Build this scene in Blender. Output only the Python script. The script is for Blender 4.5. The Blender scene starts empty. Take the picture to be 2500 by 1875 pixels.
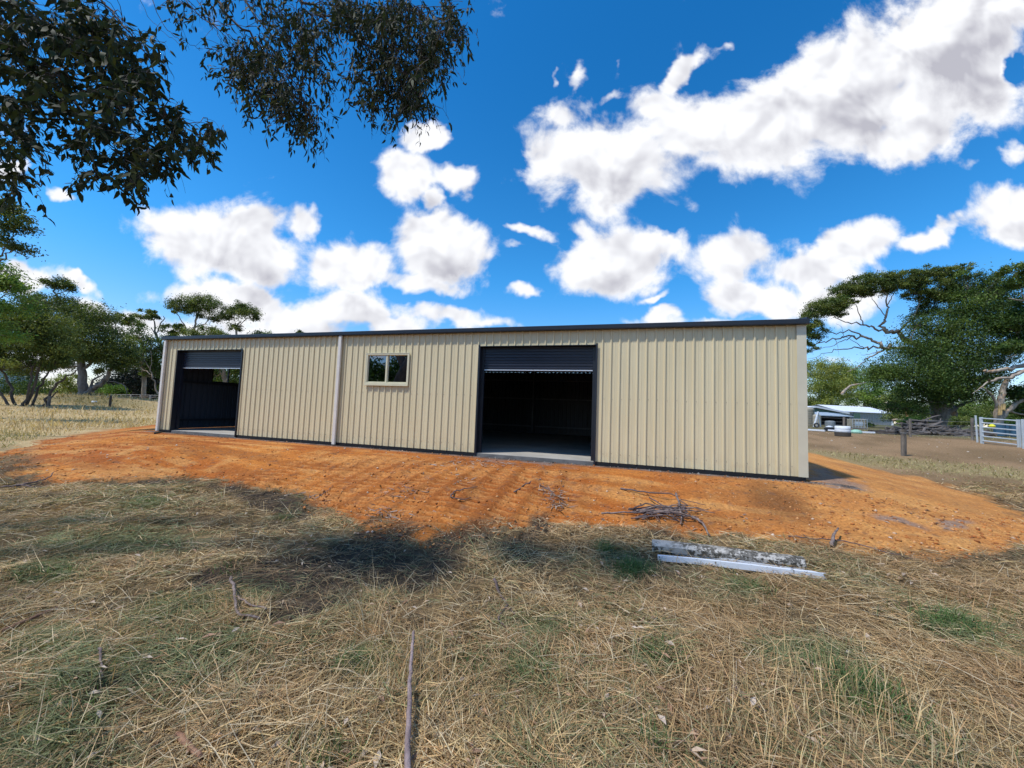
import bpy, bmesh, math, random
import numpy as np
from mathutils import Vector, Matrix

SC = bpy.context.scene
COL = SC.collection

# ------------------------------------------------------------------ camera, world, sun, exposure
FPX, PITCH, ROLL, YAW, CAMZ = 920.0, 0.0667, -0.0375, 0.2923, 1.108
cyw, syw = math.cos(YAW), math.sin(YAW)
_f = np.array([-syw * math.cos(PITCH), cyw * math.cos(PITCH), math.sin(PITCH)])
_r0 = np.array([cyw, syw, 0.0])
_u0 = np.cross(_r0, _f)
_r = _r0 * math.cos(ROLL) - _u0 * math.sin(ROLL)
_u = _r0 * math.sin(ROLL) + _u0 * math.cos(ROLL)
CAMP = np.array([0, 0, CAMZ])


def at(px, py, D):
    """a surveyed bearing of the photograph (2500 px wide) at D metres of depth -> world point"""
    return CAMP + D * (_f + (px - 1250) / FPX * _r - (py - 937.5) / FPX * _u)


def proj(P):
    d = np.asarray(P, float) - CAMP
    z = d @ _f
    z = np.where(np.abs(z) < 1e-6, 1e-6, z)
    return 1250 + FPX * (d @ _r) / z, 937.5 - FPX * (d @ _u) / z, z


cam_data = bpy.data.cameras.new('camera')
cam = bpy.data.objects.new('camera', cam_data)
COL.objects.link(cam)
M = Matrix(((_r[0], _u[0], -_f[0], 0), (_r[1], _u[1], -_f[1], 0), (_r[2], _u[2], -_f[2], CAMZ), (0, 0, 0, 1)))
cam.matrix_world = M
cam_data.sensor_width = 36
cam_data.lens = 36 * FPX / 2500
cam_data.clip_start = 0.05
cam_data.clip_end = 6000
SC.camera = cam

SUN = np.array([-0.38, -0.36, 0.85]); SUN /= np.linalg.norm(SUN)
SUN_EL = math.asin(SUN[2]); SUN_AZ = math.atan2(SUN[0], SUN[1])
SKY_STRENGTH = 0.125
SUN_STRENGTH = 3.3
EXPOSURE = 0.33

SC.view_settings.view_transform = 'Standard'
SC.view_settings.look = 'None'
SC.view_settings.exposure = EXPOSURE
SC.view_settings.gamma = 1
SC.view_settings.use_curve_mapping = False

sun_d = bpy.data.lights.new('sun', 'SUN')
sun_d.energy = SUN_STRENGTH
sun_d.angle = math.radians(3.0)
sun_d.color = (1.0, 0.955, 0.88)
sun_o = bpy.data.objects.new('sun', sun_d)
COL.objects.link(sun_o)
sun_o.rotation_euler = Vector(SUN).to_track_quat('Z', 'Y').to_euler()
sun_o.location = (-20, -8, 40)

world = bpy.data.worlds.new('World')
SC.world = world
world.use_nodes = True
WT = world.node_tree
WT.nodes.clear()


class NB:
    """little node builder"""
    def __init__(s, nt): s.nt = nt
    def n(s, t, **k):
        nd = s.nt.nodes.new(t)
        for a, b in k.items(): setattr(nd, a, b)
        return nd
    def put(s, sock, v):
        if isinstance(v, bpy.types.NodeSocket): s.nt.links.new(v, sock)
        else: sock.default_value = v
    def m(s, op, a, b=0.0, c=None, clamp=False):
        nd = s.n('ShaderNodeMath', operation=op, use_clamp=clamp)
        s.put(nd.inputs[0], a); s.put(nd.inputs[1], b)
        if c is not None: s.put(nd.inputs[2], c)
        return nd.outputs[0]
    def v(s, op, a, b=None, out=0):
        nd = s.n('ShaderNodeVectorMath', operation=op)
        s.put(nd.inputs[0], a)
        if b is not None: s.put(nd.inputs[1], b)
        return nd.outputs[out]
    def dot(s, a, b): return s.v('DOT_PRODUCT', a, b, 1)
    def comb(s, x, y, z):
        nd = s.n('ShaderNodeCombineXYZ')
        for i, q in enumerate((x, y, z)): s.put(nd.inputs[i], q)
        return nd.outputs[0]
    def mix(s, f, a, b, blend='MIX'):
        nd = s.n('ShaderNodeMix', data_type='RGBA', blend_type=blend)
        s.put(nd.inputs[0], f); s.put(nd.inputs[6], a); s.put(nd.inputs[7], b)
        return nd.outputs[2]
    def ramp(s, x, a, b, lo=0.0, hi=1.0, smooth=True):
        nd = s.n('ShaderNodeMapRange', interpolation_type='SMOOTHSTEP' if smooth else 'LINEAR')
        s.put(nd.inputs[0], x); s.put(nd.inputs[1], a); s.put(nd.inputs[2], b); s.put(nd.inputs[3], lo); s.put(nd.inputs[4], hi)
        return nd.outputs[0]
    def noise(s, vec, scale, detail=4, rough=0.5, dist=0.0, out=0):
        nd = s.n('ShaderNodeTexNoise')
        if vec is not None: s.put(nd.inputs['Vector'], vec)
        nd.inputs['Scale'].default_value = scale; nd.inputs['Detail'].default_value = detail
        nd.inputs['Roughness'].default_value = rough; nd.inputs['Distortion'].default_value = dist
        return nd.outputs[out]


# clouds: bearing of each heap (photograph px), half sizes, tilt in degrees, weight
CLOUDS = [
    (1480, 395, 200, 120, 8, 1.2), (1372, 275, 70, 55, 0, .9), (1340, 400, 60, 110, 0, 1), (1664, 175, 95, 34, 58, .95), (1600, 250, 90, 60, 0, .9),
    (1729, 300, 180, 85, -10, 1.1), (1905, 310, 180, 130, -25, 1.2), (2080, 230, 210, 160, -35, 1.3), (2320, 140, 260, 190, -35, 1.4),
    (2420, 20, 260, 110, -20, 1.3), (2240, 330, 180, 80, -20, 1.1), (2480, 370, 50, 35, 0, .7), (2375, 405, 60, 22, -15, .6),
    (1630, 480, 90, 40, 15, .7), (2470, 168, 34, 20, -30, -1.0), (1510, 160, 12, 60, 12, .62), (1480, 235, 45, 16, -25, .6),
    (1768, 110, 40, 16, -20, .55), (1355, 190, 12, 26, 0, .52), (1410, 200, 50, 20, 50, .56),
    (1788, 635, 110, 78, -10, 1.1), (1964, 655, 150, 55, -8, 1.1), (2080, 600, 125, 60, -25, 1.1), (2287, 566, 130, 32, -20, .95),
    (2450, 525, 100, 80, 0, 1.2), (1876, 735, 170, 55, 0, 1.1), (2030, 725, 150, 70, 0, 1.0), (1740, 730, 60, 25, 0, .8),
    (1494, 640, 160, 85, -12, 1.25), (1600, 600, 90, 50, 0, 1), (1288, 708, 42, 20, 10, .9), (1423, 558, 70, 34, 25, .8), (1288, 556, 95, 22, 8, .75), (1250, 605, 45, 16, -10, .6),
    (1635, 772, 52, 24, -8, .95), (1610, 722, 45, 16, -8, .7),
    (545, 595, 215, 92, 14, 1.35), (412, 530, 70, 42, 10, 1.0), (620, 540, 90, 50, 0, 1), (740, 545, 55, 40, 10, .9), (850, 650, 115, 78, 0, 1.2), (1074, 605, 125, 98, 0, 1.3),
    (1020, 690, 150, 36, 8, .95), (600, 745, 210, 52, 6, 1.2), (857, 770, 105, 42, 4, 1.1), (1085, 778, 130, 36, 0, 1.0), (960, 800, 110, 25, 0, .9),
    (1040, 325, 58, 45, 0, 1.15), (1000, 412, 80, 62, 0, 1.2), (1107, 425, 58, 45, 30, 1), (1066, 484, 28, 30, 0, .8),
    (60, 683, 90, 52, 12, 1.1), (190, 705, 66, 24, 16, .9), (150, 474, 60, 22, 10, .75), (20, 410, 60, 38, 0, .9), (230, 765, 70, 30, 8, .8), (320, 770, 60, 26, 5, .9), (70, 890, 220, 60, 0, 1.0), (400, 800, 260, 40, 0, .9), (700, 805, 200, 34, 0, .95), (860, 740, 70, 30, 0, .8), (1180, 790, 90, 24, 0, .8), (1700, 790, 200, 24, 0, .7), (2040, 880, 70, 18, -4, .55), (720, 560, 22, 10, 0, .4),
]


def build_world():
    b = NB(WT)
    out = b.n('ShaderNodeOutputWorld')
    bg = b.n('ShaderNodeBackground')
    sky = b.n('ShaderNodeTexSky', sky_type='NISHITA')
    sky.sun_disc = False
    sky.sun_elevation = SUN_EL
    sky.sun_rotation = SUN_AZ
    sky.altitude = 300
    sky.air_density = 1.0
    sky.dust_density = 0.25
    sky.ozone_density = 1.6
    hs = b.n('ShaderNodeHueSaturation')
    hs.inputs['Saturation'].default_value = 1.12
    hs.inputs['Value'].default_value = 1.0
    tc0 = b.n('ShaderNodeTexCoord'); elv = b.dot(b.v('NORMALIZE', tc0.outputs['Generated']), (0, 0, 1.0))
    tint = b.mix(b.ramp(elv, -.02, .35), (.92, .93, 1.06, 1), (.62, 1.08, 1.36, 1))
    tint = b.mix(b.ramp(elv, .25, .75), tint, (.50, .92, 1.24, 1))
    WT.links.new(b.mix(1.0, sky.outputs[0], tint, 'MULTIPLY'), hs.inputs['Color'])
    tc = b.n('ShaderNodeTexCoord')
    d = b.v('NORMALIZE', tc.outputs['Generated'])
    # tangent plane facing the shed
    fd = b.dot(d, (-syw, cyw, 0.0))
    fds = b.m('MAXIMUM', fd, 0.05)
    uu = b.m('DIVIDE', b.dot(d, (cyw, syw, 0.0)), fds)
    dz = b.dot(d, (0, 0, 1.0))
    vv = b.m('DIVIDE', dz, fds)
    P = b.comb(uu, vv, 0.0)
    # domain warp
    w1 = b.noise(P, 5.5, 4, .6, out=1)
    wv = b.v('SCALE', b.v('SUBTRACT', w1, (.5, .5, .5)))
    wv.node.inputs['Scale'].default_value = 0.15
    PW = b.v('ADD', P, wv)
    sep = b.n('ShaderNodeSeparateXYZ'); WT.links.new(PW, sep.inputs[0])
    PH = b.comb(sep.outputs[0], sep.outputs[1], 1.0)
    # blob group (evaluated twice: at the point and a step towards the light)
    g = bpy.data.node_groups.new('cloud_heaps', 'ShaderNodeTree')
    g.interface.new_socket('P', in_out='INPUT', socket_type='NodeSocketVector')
    g.interface.new_socket('F', in_out='OUTPUT', socket_type='NodeSocketFloat')
    gb = NB(g)
    gi = gb.n('NodeGroupInput'); go = gb.n('NodeGroupOutput')
    acc = None
    for (px, py, a, c, rot, wt) in sorted(CLOUDS, key=lambda q: -q[5]):
        d0 = at(px, py, 1) - CAMP
        k = d0 @ np.array([-syw, cyw, 0]); u0 = (d0 @ np.array([cyw, syw, 0])) / k; v0 = d0[2] / k
        A, B = a / FPX, c / FPX
        th = math.radians(-rot) if False else math.radians(rot)
        # image tilt: positive = right end lower for small clouds; spikes use it the other way through sign
        ca, sa = math.cos(-th), math.sin(-th)
        if rot > 40: ca, sa = math.cos(th), math.sin(th)
        if rot < 0: ca, sa = math.cos(-th), math.sin(-th)
        ax = (ca / A, sa / A, -(u0 * ca + v0 * sa) / A)
        bx = (-sa / B, ca / B, -(-u0 * sa + v0 * ca) / B)
        X = gb.dot(gi.outputs[0], ax); Y = gb.dot(gi.outputs[0], bx)
        r2 = gb.m('MULTIPLY_ADD', X, X, gb.m('MULTIPLY', Y, Y))
        q = gb.m('MULTIPLY', gb.m('EXPONENT', gb.m('MULTIPLY', r2, -.8)), 1.0 * wt)
        if acc is None: acc = q
        elif wt < 0: neg = gb.m('MULTIPLY', q, 1.0); acc = gb.m('ADD', acc, neg)
        else:
            nd = gb.n('ShaderNodeMath', operation='SMOOTH_MAX'); gb.put(nd.inputs[0], acc); gb.put(nd.inputs[1], q); nd.inputs[2].default_value = .25; acc = nd.outputs[0]
    g.links.new(acc, go.inputs[0])
    def heaps(vec):
        nd = b.n('ShaderNodeGroup'); nd.node_tree = g
        WT.links.new(vec, nd.inputs[0]); return nd.outputs[0]
    F0 = heaps(PH)
    n0 = b.noise(P, 6.0, 12, .60, .25)
    nlo = b.noise(P, 6.0, 3, .5, .25)
    dens = b.m('ADD', b.m('MULTIPLY', b.m('SUBTRACT', b.m('MINIMUM', F0, 1.0), .46), 1.3), b.m('MULTIPLY', b.m('SUBTRACT', n0, .5), 2.0))
    Ps = b.v('ADD', PH, (-0.025, 0.075, 0.0))
    F1 = heaps(Ps)
    n1 = b.noise(b.v('ADD', P, (-0.015, 0.035, 0.0)), 6.0, 3, .5, .25)
    dens1 = b.m('ADD', b.m('MULTIPLY', b.m('SUBTRACT', F1, .46), 1.3), b.m('MULTIPLY', b.m('SUBTRACT', n1, .5), .8))
    # elsewhere in the sky: a loose field of the same heaps
    hz = b.m('MAXIMUM', b.m('ADD', dz, .12), .05)
    Q = b.v('DIVIDE', d, b.comb(hz, hz, hz))
    nf = b.noise(Q, 1.15, 7, .56, .2)
    densB = b.m('SUBTRACT', b.m('MULTIPLY', nf, 3.2), 1.72)
    front = b.ramp(fd, .30, .50)
    D = b.m('ADD', b.m('MULTIPLY', dens, front), b.m('MULTIPLY', densB, b.m('SUBTRACT', 1.0, front)))
    D1 = b.m('ADD', b.m('MULTIPLY', dens1, front), b.m('MULTIPLY', b.m('MULTIPLY', densB, 1.1), b.m('SUBTRACT', 1.0, front)))
    mask = b.ramp(D, -.10, .42)
    mask = b.m('MULTIPLY', mask, b.ramp(dz, -.02, .04))
    rel = b.m('MULTIPLY', b.m('SUBTRACT', n1, nlo), 3.6)
    shade = b.m('ADD', b.m('MULTIPLY', b.ramp(D1, .15, 1.55), b.ramp(D, .10, .85)), b.m('MULTIPLY', rel, front), clamp=True)
    ccol = b.mix(shade, (.80, .81, .84, 1), (.42, .42, .475, 1))
    skyc = b.v('SCALE', hs.outputs[0]); skyc.node.inputs['Scale'].default_value = SKY_STRENGTH * 10
    # clouds are given in picture values; the Background strength multiplies both
    cc = b.v('SCALE', ccol); cc.node.inputs['Scale'].default_value = 1.0 / SKY_STRENGTH
    colr = b.mix(mask, hs.outputs[0], cc)
    WT.links.new(colr, bg.inputs[0])
    bg.inputs[1].default_value = SKY_STRENGTH
    WT.links.new(bg.outputs[0], out.inputs[0])
    try:
        world.cycles.sampling_method = 'MANUAL'; world.cycles.sample_map_resolution = 512
    except Exception: pass


build_world()

# ------------------------------------------------------------------ helpers
rng = np.random.default_rng(7)
random.seed(7)


def tag(o, label=None, cat=None, group=None, kind=None):
    if label: o['label'] = label
    if cat: o['category'] = cat
    if group: o['group'] = group
    if kind: o['kind'] = kind
    return o


def empty(name, loc=(0, 0, 0)):
    o = bpy.data.objects.new(name, None)
    o.empty_display_size = .2
    COL.objects.link(o)
    o.location = loc
    return o


def link(name, me, mat=None, parent=None, smooth=False):
    if mat is not None:
        me.materials.append(mat)
    o = bpy.data.objects.new(name, me)
    COL.objects.link(o)
    if parent is not None:
        o.parent = parent
        o.matrix_parent_inverse = Matrix.Identity(4)
        o.location = -Vector(parent.location) if parent.parent is None else o.location
        if parent.parent is not None:
            o.location = (0, 0, 0)
    return o


def mesh_np(name, V, F, cols=None, smooth=False):
    """V (n,3); F (m,k) uniform faces; cols (n,3) per vertex"""
    me = bpy.data.meshes.new(name)
    V = np.ascontiguousarray(V, np.float32); F = np.ascontiguousarray(F, np.int32)
    m, k = F.shape
    me.vertices.add(len(V)); me.vertices.foreach_set('co', V.ravel())
    me.loops.add(m * k); me.loops.foreach_set('vertex_index', F.ravel())
    me.polygons.add(m); me.polygons.foreach_set('loop_start', np.arange(0, m * k, k, dtype=np.int32))
    try: me.polygons.foreach_set('loop_total', np.full(m, k, np.int32))
    except Exception: pass
    if smooth: me.polygons.foreach_set('use_smooth', np.ones(m, bool))
    me.update(calc_edges=True)
    if cols is not None:
        a = me.attributes.new('Col', 'FLOAT_COLOR', 'POINT')
        c4 = np.ones((len(V), 4), np.float32); c4[:, :3] = cols
        a.data.foreach_set('color', c4.ravel())
    return me


class MB:
    """collects boxes, bars and tubes in one mesh"""
    def __init__(s): s.V = []; s.F = []
    def add(s, V, F):
        o = len(s.V); s.V += [tuple(map(float, v)) for v in V]; s.F += [tuple(o + i for i in f) for f in F]
        return s
    def box(s, x0, y0, z0, x1, y1, z1):
        V = [(x, y, z) for z in (z0, z1) for (x, y) in ((x0, y0), (x1, y0), (x1, y1), (x0, y1))]
        return s.add(V, [(3, 2, 1, 0), (4, 5, 6, 7), (0, 1, 5, 4), (1, 2, 6, 5), (2, 3, 7, 6), (3, 0, 4, 7)])
    def bar(s, a, b, w, h=None, n=4, r1=None, cap=True):
        h = h or w
        a = Vector(a); b = Vector(b); d = (b - a).normalized()
        up = Vector((0, 0, 1)) if abs(d.z) < .95 else Vector((0, 1, 0))
        x = d.cross(up).normalized(); y = x.cross(d)
        V = []
        k = 1.0
        for p, sc in ((a, 1.0), (b, r1 if r1 else 1.0)):
            for i in range(n):
                t = 2 * math.pi * (i + .5) / n
                q = math.sqrt(2) if n == 4 else 1
                V.append(p + x * (w / 2 * q * sc * math.cos(t)) + y * (h / 2 * q * sc * math.sin(t)))
        F = [(i, (i + 1) % n, n + (i + 1) % n, n + i) for i in range(n)]
        if cap: F += [tuple(range(n - 1, -1, -1)), tuple(range(n, 2 * n))]
        return s.add(V, F)
    def tube(s, P, R, n=6, cap=True):
        V, F = tube_arrays(np.array(P, float), np.array(R, float), n)
        s.add(V, [tuple(f) for f in F])
        if cap:
            o = len(s.V) - len(V)
            s.F += [tuple(o + i for i in range(n - 1, -1, -1)), tuple(len(s.V) - n + i for i in range(n))]
        return s
    def cyl(s, c, r, z0, z1, n=20, r1=None):
        r1 = r if r1 is None else r1
        V = [(c[0] + rr * math.cos(2 * math.pi * i / n), c[1] + rr * math.sin(2 * math.pi * i / n), z) for z, rr in ((z0, r), (z1, r1)) for i in range(n)]
        return s.add(V, [(i, (i + 1) % n, n + (i + 1) % n, n + i) for i in range(n)] + [tuple(range(n - 1, -1, -1)), tuple(range(n, 2 * n))])
    def lathe(s, c, prof, n=24):
        V = [(c[0] + r * math.cos(2 * math.pi * i / n), c[1] + r * math.sin(2 * math.pi * i / n), z) for (r, z) in prof for i in range(n)]
        F = []
        for j in range(len(prof) - 1):
            F += [(j * n + i, j * n + (i + 1) % n, (j + 1) * n + (i + 1) % n, (j + 1) * n + i) for i in range(n)]
        F += [tuple(range(n - 1, -1, -1)), tuple((len(prof) - 1) * n + i for i in range(n))]
        return s.add(V, F)
    def build(s, name, mat, parent=None, smooth=False, bevel=0):
        me = bpy.data.meshes.new(name)
        me.from_pydata(s.V, [], s.F); me.update()
        if smooth:
            for p in me.polygons: p.use_smooth = True
        o = link(name, me, mat, parent)
        if bevel:
            m = o.modifiers.new('edge', 'BEVEL'); m.width = bevel; m.segments = 2; m.limit_method = 'ANGLE'
        return o


def tube_arrays(P, R, n=6):
    k = len(P)
    T = np.gradient(P, axis=0)
    T /= np.linalg.norm(T, axis=1, keepdims=True) + 1e-9
    ref = np.array([0.13, 0.21, 0.97]) if abs(T[0, 2]) < .9 else np.array([0.9, .3, .1])
    X = np.cross(T, ref); X /= np.linalg.norm(X, axis=1, keepdims=True) + 1e-9
    Y = np.cross(T, X)
    t = np.arange(n) * 2 * np.pi / n
    V = P[:, None, :] + R[:, None, None] * (np.cos(t)[None, :, None] * X[:, None, :] + np.sin(t)[None, :, None] * Y[:, None, :])
    V = V.reshape(-1, 3)
    i = np.arange(k - 1)[:, None] * n; j = np.arange(n)[None, :]; j2 = (j + 1) % n
    F = np.stack([i + j, i + j2, i + n + j2, i + n + j], -1).reshape(-1, 4)
    return V, F


def smooth_poly(P, R, m=4, jit=0.0, rg=rng):
    """Catmull-Rom through points"""
    P = np.array(P, float); R = np.array(R, float)
    if len(P) < 3:
        t = np.linspace(0, 1, m + 1)[:, None]
        Q = P[0] * (1 - t) + P[-1] * t; q = R[0] * (1 - t[:, 0]) + R[-1] * t[:, 0]
    else:
        E = np.vstack([2 * P[0] - P[1], P, 2 * P[-1] - P[-2]]); Q = []; q = []
        for i in range(len(P) - 1):
            p0, p1, p2, p3 = E[i:i + 4]
            for s in np.arange(m) / m:
                Q.append(.5 * ((2 * p1) + (-p0 + p2) * s + (2 * p0 - 5 * p1 + 4 * p2 - p3) * s * s + (-p0 + 3 * p1 - 3 * p2 + p3) * s ** 3))
                q.append(R[i] * (1 - s) + R[i + 1] * s)
        Q.append(P[-1]); q.append(R[-1]); Q = np.array(Q); q = np.array(q)
    if jit:
        L = np.linalg.norm(P[-1] - P[0])
        J = rg.normal(0, jit * L, Q.shape); J[0] = 0
        Q = Q + J
    return Q, q


class TubeSet:
    def __init__(s): s.V = []; s.F = []; s.o = 0
    def add(s, P, R, n=6, m=4, jit=0.0):
        Q, q = smooth_poly(P, R, m, jit)
        V, F = tube_arrays(Q, np.maximum(q, .0009), n)
        s.V.append(V); s.F.append(F + s.o); s.o += len(V)
        return Q, q
    def build(s, name, mat, parent=None):
        me = mesh_np(name, np.vstack(s.V), np.vstack(s.F), smooth=True)
        return link(name, me, mat, parent)


# value noise in numpy
def _hash(ix, iy, seed):
    h = (ix.astype(np.int64) * 374761393 + iy.astype(np.int64) * 668265263 + seed * 1442695041) & 0x7fffffff
    h = (h ^ (h >> 13)) * 1274126177 & 0x7fffffff
    h = h ^ (h >> 16)
    return (h & 0xffff) / 65535.0


def vnoise(x, y, seed=0):
    ix = np.floor(x); iy = np.floor(y); fx = x - ix; fy = y - iy
    fx = fx * fx * (3 - 2 * fx); fy = fy * fy * (3 - 2 * fy)
    a = _hash(ix, iy, seed); b_ = _hash(ix + 1, iy, seed); c = _hash(ix, iy + 1, seed); d = _hash(ix + 1, iy + 1, seed)
    return (a * (1 - fx) + b_ * fx) * (1 - fy) + (c * (1 - fx) + d * fx) * fy


def fbm(x, y, f=1.0, o=4, seed=0, g=.5):
    s = 0; a = 1; t = 0
    for i in range(o):
        s = s + a * vnoise(x * f + 17.3 * i, y * f - 9.1 * i, seed + i); t += a; a *= g; f *= 2.03
    return s / t


def sstep(x, a, b):
    t = np.clip((x - a) / (b - a), 0, 1)
    return t * t * (3 - 2 * t)


# ------------------------------------------------------------------ materials
def new_mat(name):
    m = bpy.data.materials.new(name); m.use_nodes = True
    nt = m.node_tree; nt.nodes.clear()
    b = NB(nt)
    out = b.n('ShaderNodeOutputMaterial'); p = b.n('ShaderNodeBsdfPrincipled')
    nt.links.new(p.outputs[0], out.inputs[0])
    return m, b, p, out


def pmat(name, col, rough=.6, metal=0.0, var=.12, vscale=3.0, bump=0.0, bscale=40.0, col2=None, spec=.5):
    m, b, p, out = new_mat(name)
    tc = b.n('ShaderNodeTexCoord')
    c = (*col, 1); c2 = (*(col2 if col2 else tuple(q * (1 - var) for q in col)), 1)
    n = b.noise(tc.outputs['Object'], vscale, 5, .6)
    f = b.ramp(n, .35, .65)
    b.put(p.inputs['Base Color'], b.mix(f, c, c2))
    p.inputs['Roughness'].default_value = rough
    p.inputs['Metallic'].default_value = metal
    p.inputs['Specular IOR Level'].default_value = spec
    if bump:
        bn = b.n('ShaderNodeBump'); bn.inputs['Strength'].default_value = bump; bn.inputs['Distance'].default_value = .01
        b.put(bn.inputs['Height'], b.noise(tc.outputs['Object'], bscale, 4, .6))
        b.put(p.inputs['Normal'], bn.outputs[0])
    return m


def leaf_mat(name, transl=.35, rough=.5, spec=.3):
    m, b, p, out = new_mat(name)
    at_ = b.n('ShaderNodeAttribute', attribute_name='Col')
    p.inputs['Roughness'].default_value = rough
    p.inputs['Specular IOR Level'].default_value = spec
    b.put(p.inputs['Base Color'], at_.outputs['Color'])
    t = b.n('ShaderNodeBsdfTranslucent')
    b.put(t.inputs[0], b.mix(1.0, at_.outputs['Color'], (1.3, 1.25, .6, 1), 'MULTIPLY'))
    mx = b.n('ShaderNodeMixShader'); mx.inputs[0].default_value = transl
    m.node_tree.links.new(p.outputs[0], mx.inputs[1]); m.node_tree.links.new(t.outputs[0], mx.inputs[2])
    m.node_tree.links.new(mx.outputs[0], out.inputs[0])
    return m


def cladding_mat(name, outer, inner, rough=.45):
    """pre-painted steel sheet: outer face one colour, the wash coat of the inner face another"""
    m, b, p, out = new_mat(name)
    tc = b.n('ShaderNodeTexCoord'); g = b.n('ShaderNodeNewGeometry')
    st = b.v('MULTIPLY', tc.outputs['Object'], (2.5, 2.5, .25))
    f = b.ramp(b.noise(st, 2.0, 6, .6), .3, .75)
    dirt = b.mix(b.m('MULTIPLY', f, .35), (*outer, 1), (outer[0] * .8, outer[1] * .76, outer[2] * .68, 1))
    # dust splashed on the bottom of the sheets
    sz = b.n('ShaderNodeSeparateXYZ'); m.node_tree.links.new(tc.outputs['Object'], sz.inputs[0])
    dn = b.m('MULTIPLY', b.ramp(sz.outputs[2], .45, -.05), b.ramp(b.noise(tc.outputs['Object'], 5, 5, .6), .35, .8))
    dirt = b.mix(b.m('MULTIPLY', dn, .35), dirt, (.42, .25, .12, 1))
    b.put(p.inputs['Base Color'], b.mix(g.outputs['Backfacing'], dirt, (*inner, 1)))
    p.inputs['Roughness'].default_value = rough
    bn = b.n('ShaderNodeBump'); bn.inputs['Strength'].default_value = .08; bn.inputs['Distance'].default_value = .01
    b.put(bn.inputs['Height'], b.noise(b.v('MULTIPLY', tc.outputs['Object'], (6, 6, 1.2)), 1.0, 3, .5))
    b.put(p.inputs['Normal'], bn.outputs[0])
    return m


def bark_mat(name, c1, c2, c3=None, sc=3.0):
    m, b, p, out = new_mat(name)
    tc = b.n('ShaderNodeTexCoord')
    v = b.v('MULTIPLY', tc.outputs['Object'], (1, 1, .25))
    n = b.noise(v, sc, 6, .65, .4)
    col = b.mix(b.ramp(n, .35, .62), (*c1, 1), (*c2, 1))
    if c3: col = b.mix(b.ramp(b.noise(tc.outputs['Object'], sc * .6, 3, .5), .55, .7), col, (*c3, 1))
    b.put(p.inputs['Base Color'], col)
    p.inputs['Roughness'].default_value = .85
    bn = b.n('ShaderNodeBump'); bn.inputs['Strength'].default_value = .6; bn.inputs['Distance'].default_value = .03
    b.put(bn.inputs['Height'], b.noise(v, sc * 5, 5, .65)); b.put(p.inputs['Normal'], bn.outputs[0])
    return m


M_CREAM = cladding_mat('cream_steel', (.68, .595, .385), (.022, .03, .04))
M_CREAMP = pmat('cream_paint', (.62, .57, .43), .4, var=.06)
M_CREAMW = pmat('cream_window_frame', (.66, .62, .44), .35, var=.05)
M_PIPE = pmat('downpipe_paint', (.72, .68, .62), .4, var=.1)
M_DARK = pmat('dark_trim_steel', (.012, .015, .024), .38, var=.2)
M_ROLL = pmat('roller_curtain_steel', (.022, .027, .046), .35, var=.15)
M_ALU = pmat('bare_aluminium', (.75, .75, .78), .35, .6, var=.08)
M_INT = pmat('interior_steel', (.022, .03, .042), .5, var=.2)
M_PURLIN = pmat('galvanised_purlin', (.12, .13, .14), .5, .4, var=.2)
M_CONC = pmat('concrete_slab', (.42, .40, .36), .8, var=.2, vscale=1.5, bump=.1)
M_BLACK = pmat('black_flashing', (.008, .009, .012), .5, var=.3)
M_SCREW = pmat('screw_head', (.30, .27, .2), .5, var=.1)
M_ROOF = pmat('slate_roof_steel', (.045, .05, .065), .4, var=.15)


def glass_mat(name, refl=.42, tint=(.35, .4, .42)):
    m, b, p, out = new_mat(name)
    m.node_tree.nodes.remove(p)
    g = b.n('ShaderNodeBsdfGlossy'); g.inputs['Roughness'].default_value = .01; g.inputs[0].default_value = (.8, .86, .95, 1)
    t = b.n('ShaderNodeBsdfTransparent'); t.inputs[0].default_value = (*tint, 1)
    mx = b.n('ShaderNodeMixShader')
    fr = b.n('ShaderNodeFresnel'); fr.inputs[0].default_value = 1.5
    b.put(mx.inputs[0], b.m('ADD', b.m('MULTIPLY', fr.outputs[0], .8), refl, clamp=True))
    m.node_tree.links.new(t.outputs[0], mx.inputs[1]); m.node_tree.links.new(g.outputs[0], mx.inputs[2])
    m.node_tree.links.new(mx.outputs[0], out.inputs[0])
    return m


M_GLASS = glass_mat('tinted_window_glass', .20, (.12, .14, .15))
M_GLASS2 = glass_mat('clear_window_glass', .04, (.9, .92, .92))

# ------------------------------------------------------------------ terrain
WALLY = 8.766
SX0, SX1, SY1 = -14.87, 3.39, 17.8
PAD = np.array([(-30, 14.5), (-21.5, 10.6), (-17.2, 7.0), (-14.2, 5.0), (-12.1, 4.35), (-10.7, 3.96), (-9.2, 4.1), (-8.3, 5.0), (-7.3, 5.25), (-6.4, 5.15), (-5.3, 5.0), (-4.5, 4.5), (-3.6, 4.15), (-2.6, 3.9),
                (-2.0, 3.85), (-1.5, 4.35), (-1.1, 4.8), (-.63, 5.15), (.42, 5.5), (1.44, 5.7), (2.45, 5.9), (3.28, 5.85), (4.15, 6.0), (5.0, 6.5), (6.3, 8.0), (7.3, 10.0), (7.5, 12.0), (7.4, 15.0), (7.0, 21.0), (-18, 21), (-21, 15)])
PADF = PAD[1:]


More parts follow.
